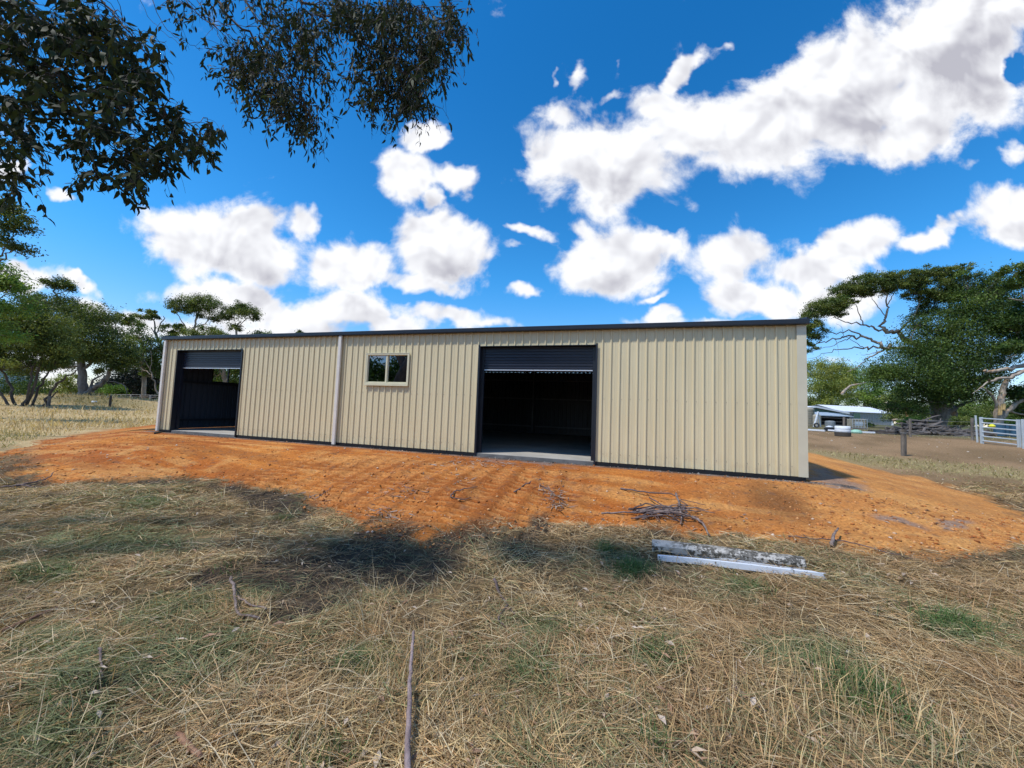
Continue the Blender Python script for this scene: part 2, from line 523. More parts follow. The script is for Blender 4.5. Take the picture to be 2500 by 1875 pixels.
def poly_sd(x, y, P):
    """signed distance, positive inside"""
    best = np.full(x.shape, 1e18); ins = np.zeros(x.shape, bool)
    n = len(P)
    for i in range(n):
        ax, ay = P[i]; bx, by = P[(i + 1) % n]
        ex, ey = bx - ax, by - ay; L = ex * ex + ey * ey
        t = np.clip(((x - ax) * ex + (y - ay) * ey) / L, 0, 1)
        d = (x - ax - t * ex) ** 2 + (y - ay - t * ey) ** 2
        best = np.minimum(best, d)
        c = ((ay > y) != (by > y)) & (x < (bx - ax) * (y - ay) / ((by - ay) if by != ay else 1e-9) + ax)
        ins ^= c
    return np.sqrt(best) * np.where(ins, 1, -1)


TA = np.array([-.03, 1.0])          # heading of the machine tracks, straight up the batter to the doors
TN = np.array([TA[1], -TA[0]])
TRACKS = [-6.6, -6.2, -5.75, -5.35, -4.9, -4.5, -4.08, -3.6, -3.22, -2.8, -2.4, -2.0, -1.55, -1.15, -.7]


def track_mask(x, y):
    c = x * TN[0] + y * TN[1]
    c = c + .06 * np.sin(y * .9 + x * .5)
    m = np.zeros(x.shape)
    for t in TRACKS:
        m = np.maximum(m, 1 - sstep(np.abs(c - t), .11, .16))
    ext = sstep(y, 3.9, 4.6) * (1 - sstep(y, 7.3, 8.1))
    return m * ext, c, ext * sstep(c, -7.0, -6.6) * (1 - sstep(c, -.6, -.3))


def height(x, y, detail=True):
    x = np.asarray(x, float); y = np.asarray(y, float)
    s = (x - 3) * .55 + y * .83
    right = np.interp(s, [0, 11, 19.7, 27, 40, 92, 400], [-.45, -.42, -.09, .34, .5, .75, 1.2])
    dist = np.hypot(x, y)
    left = np.interp(dist, [0, 24, 34, 46, 400], [-.45, -.44, -.36, .05, .9])
    w = sstep(x, -4, 6)
    z = left * (1 - w) + right * w
    # grassy mound with the big tree
    mc = at(215, 980, 37)
    z = z + .95 * np.exp(-(((x - mc[0]) / 9.0) ** 2 + ((y - mc[1]) / 5.0) ** 2))
    z = z + .22 * (fbm(x, y, .08, 3, 3) - .5) * sstep(dist, 12, 40)
    pd = poly_sd(x, y, PADF) + .35 * (fbm(x, y, .8, 3, 5) - .5)
    k = sstep(pd, -.15, 2.6)
    z = z * (1 - k) + (-.075) * k
    if detail:
        near = 1 - sstep(dist, 14, 24)
        g = 1 - sstep(pd, -.05, .15)
        lump = (fbm(x, y, 1.1, 4, 11) - .5) * .16 + (fbm(x, y, 4.5, 3, 12) - .5) * .07
        z = z + lump * g * near
        ragged = np.exp(-((pd - .25) / .25) ** 2)
        z = z + ((fbm(x, y, 3.2, 4, 21) - .45) * .12) * ragged * near
        soil = (fbm(x, y, 1.6, 4, 31) - .5) * .05 + (fbm(x, y, 9, 3, 33) - .5) * .03
        flat = sstep(WALLY - y, .1, 1.2)
        z = z + soil * sstep(pd, 0, .4) * near * np.where((x > SX0 - .3) & (x < SX1 + .3) & (y < WALLY), flat, .6)
        tm, c, te = track_mask(x, y)
        tw_ = fbm(x, y, .9, 2, 19) * 3 + 6.2832 * y / .17 + .8 * np.sin(x * 4)
        z = z - .02 * tm * (.6 + .6 * fbm(x, y, .7, 2, 9)) + .014 * te * (1 - tm) * sstep(fbm(x, y, 1.6, 3, 8), .25, .6) + .024 * np.sin(tw_) * tm * sstep(fbm(x, y, 1.0, 3, 29), .28, .42)
    # never through the slab
    inside = (x > SX0 - .05) & (x < SX1 + .05) & (y > WALLY - .05) & (y < SY1 + .05)
    z = np.where(inside, np.minimum(z, -.16), z)
    z = np.where((x > SX0 - .5) & (x < SX1 + .5) & (y > WALLY - .3) & (y <= WALLY - .05), np.minimum(z, -.055), z)
    return z, pd


def hz(x, y):
    return float(height(np.array([x]), np.array([y]))[0][0])


def gpt(px, D, dz=0.0):
    """point on the ground at bearing px and depth D"""
    p = at(px, 1000, D)
    return np.array([p[0], p[1], hz(p[0], p[1]) + dz])


def on_ground_n(px, py):
    """where the sight lines of photo points meet the ground (arrays)"""
    px = np.atleast_1d(np.asarray(px, float)); py = np.atleast_1d(np.asarray(py, float))
    d = _f[None] + ((px - 1250) / FPX)[:, None] * _r[None] - ((py - 937.5) / FPX)[:, None] * _u[None]
    z0 = np.full(len(px), -.4)
    for it in range(7):
        t = (z0 - CAMZ) / d[:, 2]
        P = CAMP + d * t[:, None]
        z0 = .4 * z0 + .6 * height(P[:, 0], P[:, 1], it > 3)[0]
    P[:, 2] = z0
    return P


def on_ground(px, py):
    return on_ground_n(px, py)[0]


def ell(px, py, cx, cy, a, b_, rot=0):
    t = math.radians(rot)
    X = (px - cx) * math.cos(t) + (py - cy) * math.sin(t); Y = -(px - cx) * math.sin(t) + (py - cy) * math.cos(t)
    return 1 - np.sqrt((X / a) ** 2 + (Y / b_) ** 2)


def survey_masks(x, y, z):
    """soil / green / bare patches and painted canopy shade read off the photograph, as fields on the ground"""
    PX, PY, PZ = proj(np.stack([x, y, z], -1))
    ok = PZ > .5
    jx = PX + 60 * (fbm(x, y, 3.0, 4, 41) - .5); jy = PY + 40 * (fbm(x, y, 3.0, 4, 43) - .5)
    soil = np.full(x.shape, -9.)
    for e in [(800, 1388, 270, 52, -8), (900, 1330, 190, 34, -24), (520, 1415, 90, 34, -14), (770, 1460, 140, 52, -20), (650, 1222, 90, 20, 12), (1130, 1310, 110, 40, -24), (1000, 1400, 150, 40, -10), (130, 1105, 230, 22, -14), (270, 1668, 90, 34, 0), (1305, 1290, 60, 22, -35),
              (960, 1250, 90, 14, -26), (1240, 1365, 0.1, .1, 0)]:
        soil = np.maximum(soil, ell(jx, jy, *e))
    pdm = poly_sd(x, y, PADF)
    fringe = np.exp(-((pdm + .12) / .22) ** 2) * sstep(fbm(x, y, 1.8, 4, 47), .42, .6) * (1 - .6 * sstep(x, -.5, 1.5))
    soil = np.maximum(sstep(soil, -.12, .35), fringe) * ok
    green = np.full(x.shape, -9.)
    for e in [(700, 1262, 60, 16, 0), (120, 1590, 160, 60, 0), (120, 1400, 110, 40, 0), (360, 1225, 60, 12, 0), (1545, 1385, 60, 40, 0), (1480, 1345, 50, 22, 0), (2320, 1530, 90, 50, 20), (2090, 1680, 90, 60, 0), (1830, 1440, 70, 26, 0), (2260, 1800, 90, 50, 30), (1600, 1620, 90, 50, 0), (1290, 1640, 80, 60, 0),
              (640, 1440, 120, 40, -10), (420, 1500, 200, 60, -10), (330, 1640, 330, 90, -12), (150, 1850, 260, 70, 0), (900, 1620, 70, 40, 0), (1330, 1540, 90, 30, 0), (160, 1780, 200, 60, -10), (300, 1330, 260, 40, 0), (1960, 1600, 160, 60, 0), (40, 1085, 150, 26, 0)]:
        green = np.maximum(green, ell(jx, jy, *e))
    green = sstep(green, -.1, .6) * ok
    dark = sstep(ell(jx, jy, 1900, 1230, 120, 55, 15), 0, .7) * ok + sstep(ell(jx, jy, 1720, 1265, 190, 30, 8), 0, .7) * ok * .5  # soft canopy shadow smudges, painted as a mask on the clay
    grey = sstep(np.maximum.reduce([ell(jx, jy, 2040, 1175, 110, 16, 12), ell(jx, jy, 2330, 1283, 60, 14, 5), ell(jx, jy, 2190, 1270, 90, 12, 14), ell(jx, jy, 2010, 1155, 60, 12, 30), ell(jx, jy, 1300, 1120, 180, 14, 5)]), 0, .6) * ok
    return soil, green, dark, grey


def lines(segs):
    out = []
    for a, b_, st in segs: out += list(np.arange(a, b_, st))
    return np.array(out)


def geo(a, r, end):
    out = []; s = a; st = r
    while s < end:
        s += st; st *= 1.12; out.append(s)
    return out


fx = list(np.arange(-17.0, 7.5, .055)); fy = list(np.arange(.6, 9.0, .034))
gx = sorted([-q for q in geo(17.0, .09, 1500)] + fx + geo(7.5, .09, 1500))
gy = sorted([-q for q in geo(-.6, .12, 1500)] + fy + geo(9.0, .07, 1500))
GX, GY = np.meshgrid(np.array(gx), np.array(gy))
x_, y_ = GX.ravel(), GY.ravel()
z_, pd_ = height(x_, y_)
soil_, green_, shade_, grey_ = survey_masks(x_, y_, z_)
dist_ = np.hypot(x_, y_)


def C(*a): return np.array(a, float)


def lerp(a, b_, t): return a * (1 - t[:, None]) + b_ * t[:, None]


n1 = fbm(x_, y_, .9, 4, 51); n2 = fbm(x_, y_, 3.5, 4, 53); n3 = fbm(x_, y_, .25, 3, 55)
col = lerp(C(.22, .155, .08), C(.11, .08, .042), sstep(n2, .3, .7))          # thatch and soil under the straw
col = lerp(col, C(.09, .10, .045), green_ * .7)
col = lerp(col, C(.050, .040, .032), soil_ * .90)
# dry grass field on the left, bare brown paddock on the right
fieldL = sstep(-x_ - .6 * y_ * 0, 6, 14) * sstep(y_, 3.5, 7) * sstep(dist_, 9, 13)
col = lerp(col, lerp(C(.52, .40, .21), C(.42, .31, .16), sstep(n1, .35, .65)), fieldL)
fieldR = sstep(x_, 3, 7) * sstep(y_, 8.5, 12.5)
col = lerp(col, lerp(C(.30, .20, .11), C(.20, .135, .07), sstep(n1, .35, .65)), fieldR)
edge = fieldR * (1 - sstep(np.abs((x_ - 3) * .55 + y_ * .83 - 16.5 - 1.5 * (n3 - .5)), .8, 2.6))
col = lerp(col, C(.30, .25, .12), edge * .7)
sR = sstep((x_ - 3) * .55 + y_ * .83, 30, 36) * sstep(x_, 6, 12)
col = lerp(col, C(.10, .105, .045), sR * .8)
col = lerp(col, C(.10, .11, .045), sstep(dist_, 60, 90))
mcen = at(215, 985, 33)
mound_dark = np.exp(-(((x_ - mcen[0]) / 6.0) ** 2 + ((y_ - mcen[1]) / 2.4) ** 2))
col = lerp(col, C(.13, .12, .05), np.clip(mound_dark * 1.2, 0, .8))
# orange clay pad
padm = sstep(pd_ + .75 * (n2 - .5) + .5 * (n1 - .5), -.02, .10)
padm = padm * (1 - .85 * soil_ * (1 - sstep(pd_, .2, .9)))
o1 = lerp(C(.53, .20, .042), C(.38, .11, .021), sstep(n1, .3, .7))
o1 = lerp(o1, C(.60, .31, .10), sstep(n2, .5, .75) * .6)
n5 = fbm(x_ * .45 + .3 * y_, y_ * 2.6, 1.3, 4, 59)
o1 = lerp(o1, C(.28, .09, .022), sstep(n5, .52, .66) * .55)
o1 = lerp(o1, C(.62, .34, .12), sstep(1 - n5, .55, .7) * .5)
tm_, tc_, te_ = track_mask(x_, y_)
cz_ = np.exp(-((x_ + 3.4) / 2.8) ** 2)
o1 = lerp(o1, C(.36, .115, .026), cz_ * .6)
o1 = lerp(o1, C(.20, .075, .022), te_ * (1 - tm_) * .32 * sstep(n1, .3, .55))
rdg = np.sin(fbm(x_, y_, .9, 2, 19) * 3 + 6.2832 * y_ / .17 + .8 * np.sin(x_ * 4))
o1 = lerp(o1, C(.60, .29, .10), tm_ * np.clip(rdg, 0, 1) * .55)
o1 = lerp(o1, C(.60, .31, .10), sstep(x_, -.5, 3.5) * .5)
o1 = lerp(o1, C(.15, .065, .025), np.clip(shade_, 0, 1) * .7)  # canopy shade mixed into the clay colour
o1 = lerp(o1, C(.24, .20, .18), grey_ * .75)
gs = (1 - sstep(WALLY - y_, .06, .34 + .25 * n2)) * (y_ < WALLY) * (x_ > SX0 - .4) * (x_ < SX1 + .8)
o1 = lerp(o1, lerp(C(.17, .16, .155), C(.06, .058, .058), sstep(n2, .4, .6)), np.clip(gs * 1.1, 0, 1) * .9)
sp = fbm(x_, y_, 14, 2, 77)
o1 = lerp(o1, C(.16, .10, .07), sstep(sp, .72, .80) * .5)
o1 = lerp(o1, C(.05, .035, .028), sstep(.5 - np.abs(pd_ - .12), .3, .5) * sstep(n2, .55, .7) * .5)
col = lerp(col, o1, padm)

nx, ny = len(gx), len(gy)
ii = (np.arange(ny - 1)[:, None] * nx + np.arange(nx - 1)[None, :]).ravel()
GF = np.stack([ii, ii + 1, ii + nx + 1, ii + nx], -1)
me = mesh_np('ground', np.stack([x_, y_, z_], -1), GF, col, smooth=True)
for nm, arr in (('tread', tm_ * padm * sstep(n1, .28, .45)), ('pad', padm)):
    a = me.attributes.new(nm, 'FLOAT', 'POINT'); a.data.foreach_set('value', arr.astype(np.float32))


def ground_mat():
    m, b, p, out = new_mat('earth')
    at_ = b.n('ShaderNodeAttribute', attribute_name='Col'); tr = b.n('ShaderNodeAttribute', attribute_name='tread'); pa = b.n('ShaderNodeAttribute', attribute_name='pad')
    g = b.n('ShaderNodeNewGeometry'); P = g.outputs['Position']
    f1 = b.noise(P, 26, 8, .68); f2 = b.noise(P, 5, 5, .6); f3 = b.noise(P, 90, 4, .6)
    c = b.mix(b.ramp(f1, .3, .7), b.mix(1.0, at_.outputs['Color'], (.62, .6, .58, 1), 'MULTIPLY'), b.mix(1.0, at_.outputs['Color'], (1.3, 1.28, 1.25, 1), 'MULTIPLY'))
    c = b.mix(b.m('MULTIPLY', b.ramp(f2, .35, .7), .35), c, b.mix(1.0, at_.outputs['Color'], (.7, .6, .55, 1), 'MULTIPLY'))
    # pale stone chips in the clay
    vo = b.n('ShaderNodeTexVoronoi'); b.put(vo.inputs['Vector'], P); vo.inputs['Scale'].default_value = 24
    chip = b.m('MULTIPLY', b.m('MULTIPLY', b.ramp(vo.outputs['Distance'], .22, .14), b.ramp(b.dot(vo.outputs['Color'], (1, 0, 0)), .88, .93)), pa.outputs['Fac'])
    c = b.mix(chip, c, (.62, .46, .34, 1))
    b.put(p.inputs['Base Color'], c)
    p.inputs['Roughness'].default_value = .95; p.inputs['Specular IOR Level'].default_value = .15
    tread = b.m('MULTIPLY', b.ramp(b.noise(b.v('MULTIPLY', P, (6, 34, 6)), 1.0, 2, .5), .4, .6), tr.outputs['Fac'])
    h = b.m('ADD', b.m('MULTIPLY', tread, .35), b.m('ADD', b.m('MULTIPLY', f1, .9), b.m('MULTIPLY', f3, .3)))
    h = b.m('ADD', h, b.m('MULTIPLY', chip, .5))
    bn = b.n('ShaderNodeBump'); bn.inputs['Strength'].default_value = 1.0; bn.inputs['Distance'].default_value = .022
    b.put(bn.inputs['Height'], h); b.put(p.inputs['Normal'], bn.outputs[0])
    return m


ground = link('ground', me, ground_mat())
tag(ground, 'orange clay pad, straw covered ground and dry paddocks', kind='structure')

# ------------------------------------------------------------------ the shed
shed = empty('steel_shed', (-5.74, WALLY, -.06))
tag(shed, 'long cream corrugated steel shed with two dark roller doors half open at the top', 'shed')
PITCHR = (SX1 - SX0) / 96.0


def sheet_arrays(u0, nrib, z0, z1, holes, pitch=PITCHR, depth=.026, zfun=None, first_mark=0):
    """profile along u with ribs; returns strips as (u,d,z) verts"""
    br = [(0, 0.0)]
    for k in range(nrib):
        c = (k + .5) * pitch
        br += [(c - .023, 0.0), (c - .012, depth), (c + .012, depth), (c + .023, 0.0)]
        br += [(c + .030 + .045, 0.0), (c + .030 + .050, .003), (c + .030 + .060, .003), (c + .030 + .065, 0.0)]
    br.append((nrib * pitch, 0.0))
    us = np.array([q[0] for q in br]) + u0; ds = np.array([q[1] for q in br])
    cuts = sorted(set([h for H in holes for h in (H[0], H[1])]))
    allu = sorted(set(list(us) + [c for c in cuts if us[0] < c < us[-1]]))
    V = []; F = []
    for a, c in zip(allu[:-1], allu[1:]):
        if c - a < 1e-6: continue
        mid = (a + c) / 2
        da, dc = np.interp(a, us, ds), np.interp(c, us, ds)
        iv = [(z0, z1)]
        for (h0, h1, hz0, hz1) in holes:
            if h0 < mid < h1:
                nv = []
                for (s, e) in iv:
                    if hz0 > s: nv.append((s, min(e, hz0)))
                    if hz1 < e: nv.append((max(s, hz1), e))
                iv = [q for q in nv if q[1] - q[0] > 1e-5]
        for s, e in iv:
            o = len(V)
            e0 = e if zfun is None else (zfun(a)); e1 = e if zfun is None else (zfun(c))
            V += [(a, da, s), (c, dc, s), (c, dc, e1), (a, da, e0)]
            F.append((o, o + 1, o + 2, o + 3))
    return V, F


DL = (-14.29, -11.43); DR = (-3.50, -.64); DH = 2.655
WX = (-6.82, -5.51); WZ = (1.665, 2.48)
holes = [(DL[0], DL[1], -1, DH), (DR[0], DR[1], -1, DH), (WX[0], WX[1], WZ[0], WZ[1])]
for k in range(24):
    u0 = SX0 + k * 4 * PITCHR
    V, F = sheet_arrays(u0, 4, 0.005, 3.0, holes)
    off = (k % 2) * .0012
    mb = MB(); mb.add([(u, WALLY - d - off, z) for (u, d, z) in V], F)
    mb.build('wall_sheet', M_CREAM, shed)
# other walls
V, F = sheet_arrays(SX0, 96, -.14, 2.927, [])
mb = MB(); mb.add([(u, SY1 + d, z) for (u, d, z) in V], [f[::-1] for f in F])
mb.build('rear_wall', M_CREAM, shed)
mb = MB()
for k in range(96):
    u = SX0 + k * PITCHR
    if (k * 7) % 23 != 3: mb.box(u, SY1 - .004, 2.927, u + PITCHR * .7, SY1 + .004, 3.02)
    else: mb.box(u, SY1 - .004, 2.927, u + PITCHR, SY1 + .004, 3.02)
mb.box(SX0, SY1 - .012, 2.936, SX1, SY1 - .006, 3.06)
tag(mb.build('eave_closure', M_INT, shed), kind='stuff')
ymid = (WALLY + SY1) / 2
rise = (ymid - WALLY) * math.tan(math.radians(9))
zf = lambda u: 3.0 + rise * (1 - abs(u - ymid) / (ymid - WALLY)) - .01
nr = 48
EW = (10.28, 12.1, 1.70, 2.42)
V, F = sheet_arrays(WALLY, nr, .005, 3.0, [EW], pitch=(SY1 - WALLY) / nr)
V2 = []
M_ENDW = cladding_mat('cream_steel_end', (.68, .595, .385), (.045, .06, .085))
mb = MB(); mb.add([(SX0 - d, u, (zf(u) if z > 2.99 else z)) for (u, d, z) in V], [f[::-1] for f in F])
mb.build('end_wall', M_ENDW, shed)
V, F = sheet_arrays(WALLY, nr, .005, 3.0, [], pitch=(SY1 - WALLY) / nr)
mb = MB(); mb.add([(SX1 + d, u, (zf(u) if z > 2.99 else z)) for (u, d, z) in V], F)
mb.build('end_wall', M_CREAM, shed)
# end wall window
ew = MB()
y0, y1, z0, z1 = EW
t = .035
ew.box(SX0 - .04, y0, z0, SX0 + .03, y0 + t, z1); ew.box(SX0 - .04, y1 - t, z0, SX0 + .03, y1, z1)
ew.box(SX0 - .04, y0 + t, z0, SX0 + .03, y1 - t, z0 + t); ew.box(SX0 - .04, y0 + t, z1 - t, SX0 + .03, y1 - t, z1)
ew.box(SX0 - .03, 10.88, z0 + t, SX0 + .02, 10.92, z1 - t)
w = ew.build('end_window', M_DARK, shed)
for a, c in ((y0 + t, 10.88), (10.92, y1 - t)):
    MB().box(SX0 - .006, a, z0 + t, SX0 - .001, c, z1 - t).build('pane', M_GLASS2, w)
# corner flashings
for xx, s in ((SX0, 1), (SX1, -1)):
    mb = MB()
    xa, xb = (xx - .035, xx + .085) if s > 0 else (xx - .13, xx + .035)
    mb.box(xa, WALLY - .036, .002, xb, WALLY - .0335, 2.998)
    xo = xx - .035 if s > 0 else xx + .033
    mb.box(xo, WALLY - .0335, .002, xo + .002, WALLY + .12, 2.998)
    mb.build('corner_flashing', M_CREAMP, shed)
# slab, base flashing
MB().box(SX0 + .01, WALLY + .004, -.15, SX1 - .01, SY1 - .01, 0.0).build('floor_slab', M_CONC, shed)
mb = MB()
for a, c in ((SX0, DL[0]), (DL[1], DR[0]), (DR[1], SX1)):
    mb.box(a, WALLY - .012, -.085, c, WALLY + .003, .003)
mb.build('base_flashing', M_BLACK, shed)
for D_ in (DL, DR):
    MB().box(D_[0], WALLY - .02, -.12, D_[1], WALLY + .0035, -.004).build('slab_edge', pmat('slab_edge_concrete', (.17, .165, .16), .9, var=.3, vscale=5), shed)

# roller doors
for n_, D_ in enumerate((DL, DR)):
    rd = MB()
    x0, x1 = D_
    for (a, c) in ((x0, x0 + .012), (x1 - .012, x1)):
        rd.box(a, WALLY - .045, -.06, c, WALLY + .16, DH)
    rd.box(x0 - .035, WALLY - .047, -.06, x0 + .012, WALLY - .045, DH + .03) if n_ else None
    rd.box(x1 - .012, WALLY - .047, -.06, x1 + .03, WALLY - .045, DH + .03)
    rd.box(x0 + .012, WALLY - .045, DH - .012, x1 - .012, WALLY + .16, DH)
    fr = rd.build('door_frame', M_DARK, shed)
    # side guides
    for a, c in ((x0 + .0125, x0 + .085), (x1 - .085, x1 - .0125)):
        MB().box(a, WALLY + .10, -.05, c, WALLY + .16, DH - .0125).build('door_guide', M_DARK, shed)
    # curtain: horizontal corrugations
    zt, zb = DH - .02, 2.075
    npi = 8
    prof = []
    for i in range(npi):
        zz = zt - (zt - zb) * i / npi; st = (zt - zb) / npi
        prof += [(zz, 0.0), (zz - st * .40, 0.0), (zz - st * .55, .022), (zz - st * .85, .022)]
    prof.append((zb, 0.0))
    V = []; F = []
    for (zz, dd) in prof: V += [(x0 + .03, WALLY + .118 + dd, zz), (x1 - .03, WALLY + .118 + dd, zz)]
    for i in range(len(prof) - 1): F.append((2 * i + 2, 2 * i + 3, 2 * i + 1, 2 * i))
    cu = MB().add(V, F).build('roller_curtain', M_ROLL, shed)
    MB().box(x0 + .09, WALLY + .108, 2.060, x1 - .09, WALLY + .15, 2.084).build('bottom_rail', M_ALU, cu)
    mbb = MB().bar((x0 + .05, WALLY + .42, 2.86), (x1 - .05, WALLY + .42, 2.86), .34, n=14)
    mbb.build('door_drum', M_ROLL, shed)

# window
wf = MB()
x0, x1 = WX; z0, z1 = WZ; t = .034
for q in ((x0, z0, x0 + t, z1), (x1 - t, z0, x1, z1), (x0 + t, z0, x1 - t, z0 + t), (x0 + t, z1 - t, x1 - t, z1)):
    wf.box(q[0], WALLY - .055, q[1], q[2], WALLY + .05, q[3])
xm = (x0 + x1) / 2 - .015
wf.box(xm - .018, WALLY - .040, z0 + t, xm + .018, WALLY + .03, z1 - t)
ti = .018
for a, c, yo in ((x0 + t, xm - .018, 0), (xm + .018, x1 - t, .018)):
    for q in ((a, z0 + t, a + ti, z1 - t), (c - ti, z0 + t, c, z1 - t), (a + ti, z0 + t, c - ti, z0 + t + ti), (a + ti, z1 - t - ti, c - ti, z1 - t)):
        wf.box(q[0], WALLY - .030 + yo, q[1], q[2], WALLY + .0 + yo, q[3])
win = wf.build('window', M_CREAMW, shed)
for a, c, yo in ((x0 + t + ti, xm - .018 - ti, 0), (xm + .018 + ti, x1 - t - ti, .018)):
    MB().box(a, WALLY - .012 + yo, z0 + t + ti, c, WALLY - .008 + yo, z1 - t - ti).build('pane', M_GLASS, win)
MB().box(x0 - .025, WALLY - .072, z0 - .055, x1 + .025, WALLY - .030, z0 - .002).build('sill', M_CREAMW, win)
hf = MB().box(x0 - .02, WALLY - .062, z1 + .002, x1 + .02, WALLY - .03, z1 + .022)
hf.box(x0 - .022, WALLY - .060, z0, x0 - .002, WALLY - .03, z1); hf.box(x1 + .002, WALLY - .060, z0, x1 + .022, WALLY - .03, z1)
hf.build('head_flashing', M_CREAMW, win)

# gutter, fascia and roof
g = MB()
gx0, gx1 = SX0 - .12, SX1 + .06
prof = [(-.040, 3.0), (-.125, 3.0), (-.128, 3.02), (-.128, 3.095), (-.118, 3.105), (-.112, 3.098), (-.118, 3.09), (-.118, 3.012), (-.046, 3.010), (-.046, 3.06)]
V = [(x, WALLY + p_[0], p_[1]) for x in (gx0, gx1) for p_ in prof]
n_ = len(prof)
g.add(V, [(i, i + 1, n_ + i + 1, n_ + i) for i in range(n_ - 1)])
for xx in (gx0, gx1): g.box(xx - .002, WALLY - .127, 3.001, xx + .002, WALLY - .04, 3.094)
g.build('gutter', M_DARK, shed)
mb = MB()
ex = .05
for s in (0, 1):
    ya = WALLY - .055 if s == 0 else SY1 + .06; yb = ymid
    za = 3.06 - 0.0; zb = 3.06 + (abs(ymid - ya)) * math.tan(math.radians(9))
    nn = 96
    V = []; F = []
    for k in range(nn + 1):
        for du, dz in ((-.02, 0), (-.012, .025), (.012, .025), (.02, 0)):
            x = SX0 - ex + (SX1 - SX0 + 2 * ex) * k / nn + du
            V += [(x, ya, za + dz), (x, yb, zb + dz)]
    m_ = len(V) // 2
    for i in range(m_ - 1): F.append((2 * i, 2 * i + 2, 2 * i + 3, 2 * i + 1) if s == 0 else (2 * i + 1, 2 * i + 3, 2 * i + 2, 2 * i))
    MB().add(V, F).build('roof_slope', M_ROOF, shed)
MB().bar((SX0 - ex, ymid, 3.075 + rise + .03), (SX1 + ex, ymid, 3.075 + rise + .03), .25, .03).build('ridge_cap', M_ROOF, shed)
for xx in (SX0 - .055, SX1 + .05):
    mb = MB()
    for ya, yb, za, zb in ((WALLY - .06, ymid, 3.08, 3.08 + rise), (SY1 + .06, ymid, 3.08, 3.08 + rise)):
        mb.bar((xx, ya, za), (xx, yb, zb), .03, .14)
    mb.build('barge_flashing', M_DARK, shed)
MB().box(SX0 + .04, WALLY + .02, 2.985, SX1 - .04, WALLY + .05, 3.055).build('eave_purlin', M_PURLIN, shed)

# downpipes
for xx, zb in ((-14.835, -.05), (-7.715, -.055)):
    p = MB()
    p.box(xx - .05, WALLY - .105, zb, xx + .05, WALLY - .045, 2.998)
    dp = p.build('downpipe', M_PIPE, shed, bevel=.012)
    for zc in (.9, 2.1):
        MB().box(xx - .055, WALLY - .107, zc, xx + .055, WALLY - .034, zc + .02).build('pipe_strap', M_PIPE, dp)

# screws
for zrow in (.20, 1.42, 2.72):
    mb = MB()
    for k in range(96):
        x = SX0 + (k + .5) * PITCHR + .055 + random.uniform(-.006, .006)
        z = zrow + random.uniform(-.012, .012)
        if any(h[0] - .03 < x < h[1] + .03 and h[2] - .02 < z < h[3] + .02 for h in holes): continue
        if x > SX1 - .15: continue
        n6 = 6
        V = [(x + .0065 * math.cos(i * math.pi / 3), yy, z + .0065 * math.sin(i * math.pi / 3)) for yy in (WALLY - .0012, WALLY - .009) for i in range(n6)]
        mb.add(V, [(i, n6 + i, n6 + (i + 1) % n6, (i + 1) % n6) for i in range(n6)] + [tuple(range(2 * n6 - 1, n6 - 1, -1))])
    o = mb.build('cladding_screws', M_SCREW, shed); tag(o, kind='stuff')

# frames and girts inside
for xx in (SX0 + .12, -11.2, -7.9, -4.2, -.2, SX1 - .12):
    mb = MB()
    for yy in (WALLY + .18, SY1 - .18): mb.box(xx - .04, yy - .10, 0, xx + .04, yy + .10, 2.98)
    for s in (0, 1):
        ya = WALLY + .12 if s == 0 else SY1 - .12
        mb.bar((xx, ya, 2.90), (xx, ymid, 2.90 + rise), .08, .18)
    mb.build('portal_frame', M_PURLIN, shed)
for zz in (.30, 1.62, 2.5):
    MB().box(SX0 + .05, SY1 - .09, zz, SX1 - .05, SY1 - .02, zz + .06).build('rear_girt', M_PURLIN, shed)
for zz in (.27, 1.60):
    MB().box(SX0 + .035, WALLY + .3, zz, SX0 + .10, SY1 - .3, zz + .075).build('end_girt', M_INT, shed)

# ------------------------------------------------------------------ vegetation helpers
M_LEAF = leaf_mat('gum_foliage', .30)
M_LEAFN = leaf_mat('near_gum_leaves', .22, .62, spec=.12)
M_STRAW = leaf_mat('straw_blades', .20, .7)
M_GUM = bark_mat('pale_gum_bark', (.42, .36, .29), (.25, .20, .16), (.40, .24, .13))
M_DARKBARK = bark_mat('dark_rough_bark', (.11, .09, .075), (.05, .042, .036))
M_GREYBARK = bark_mat('grey_bark', (.24, .21, .185), (.12, .105, .09))
M_TWIG = bark_mat('dark_twig', (.10, .07, .06), (.055, .042, .038), sc=8)
VR, VU = _r0, np.array([0, 0, 1.0])
VF = np.array([-syw, cyw, 0])


def leaf_quads(P, size, aspect, cols, rg, up=.35, droop=None):
    n = len(P)
    d = rg.normal(size=(n, 3))
    if droop is not None: d[:, 2] -= droop
    d /= np.linalg.norm(d, axis=1, keepdims=True)
    nr_ = rg.normal(size=(n, 3)); nr_[:, 2] += up
    s = np.cross(d, nr_); s /= np.linalg.norm(s, axis=1, keepdims=True) + 1e-9
    L = size * rg.uniform(.6, 1.3, n)[:, None]; W = L * aspect
    base = P - d * L * .5; tip = P + d * L * .5
    mid = P + np.cross(s, d) * L * .08
    V = np.stack([base, mid - s * W * .5, tip, mid + s * W * .5], 1).reshape(-1, 3)
    F = np.arange(4 * n).reshape(n, 4)
    Cc = np.repeat(cols, 4, axis=0)
    return V, F, Cc


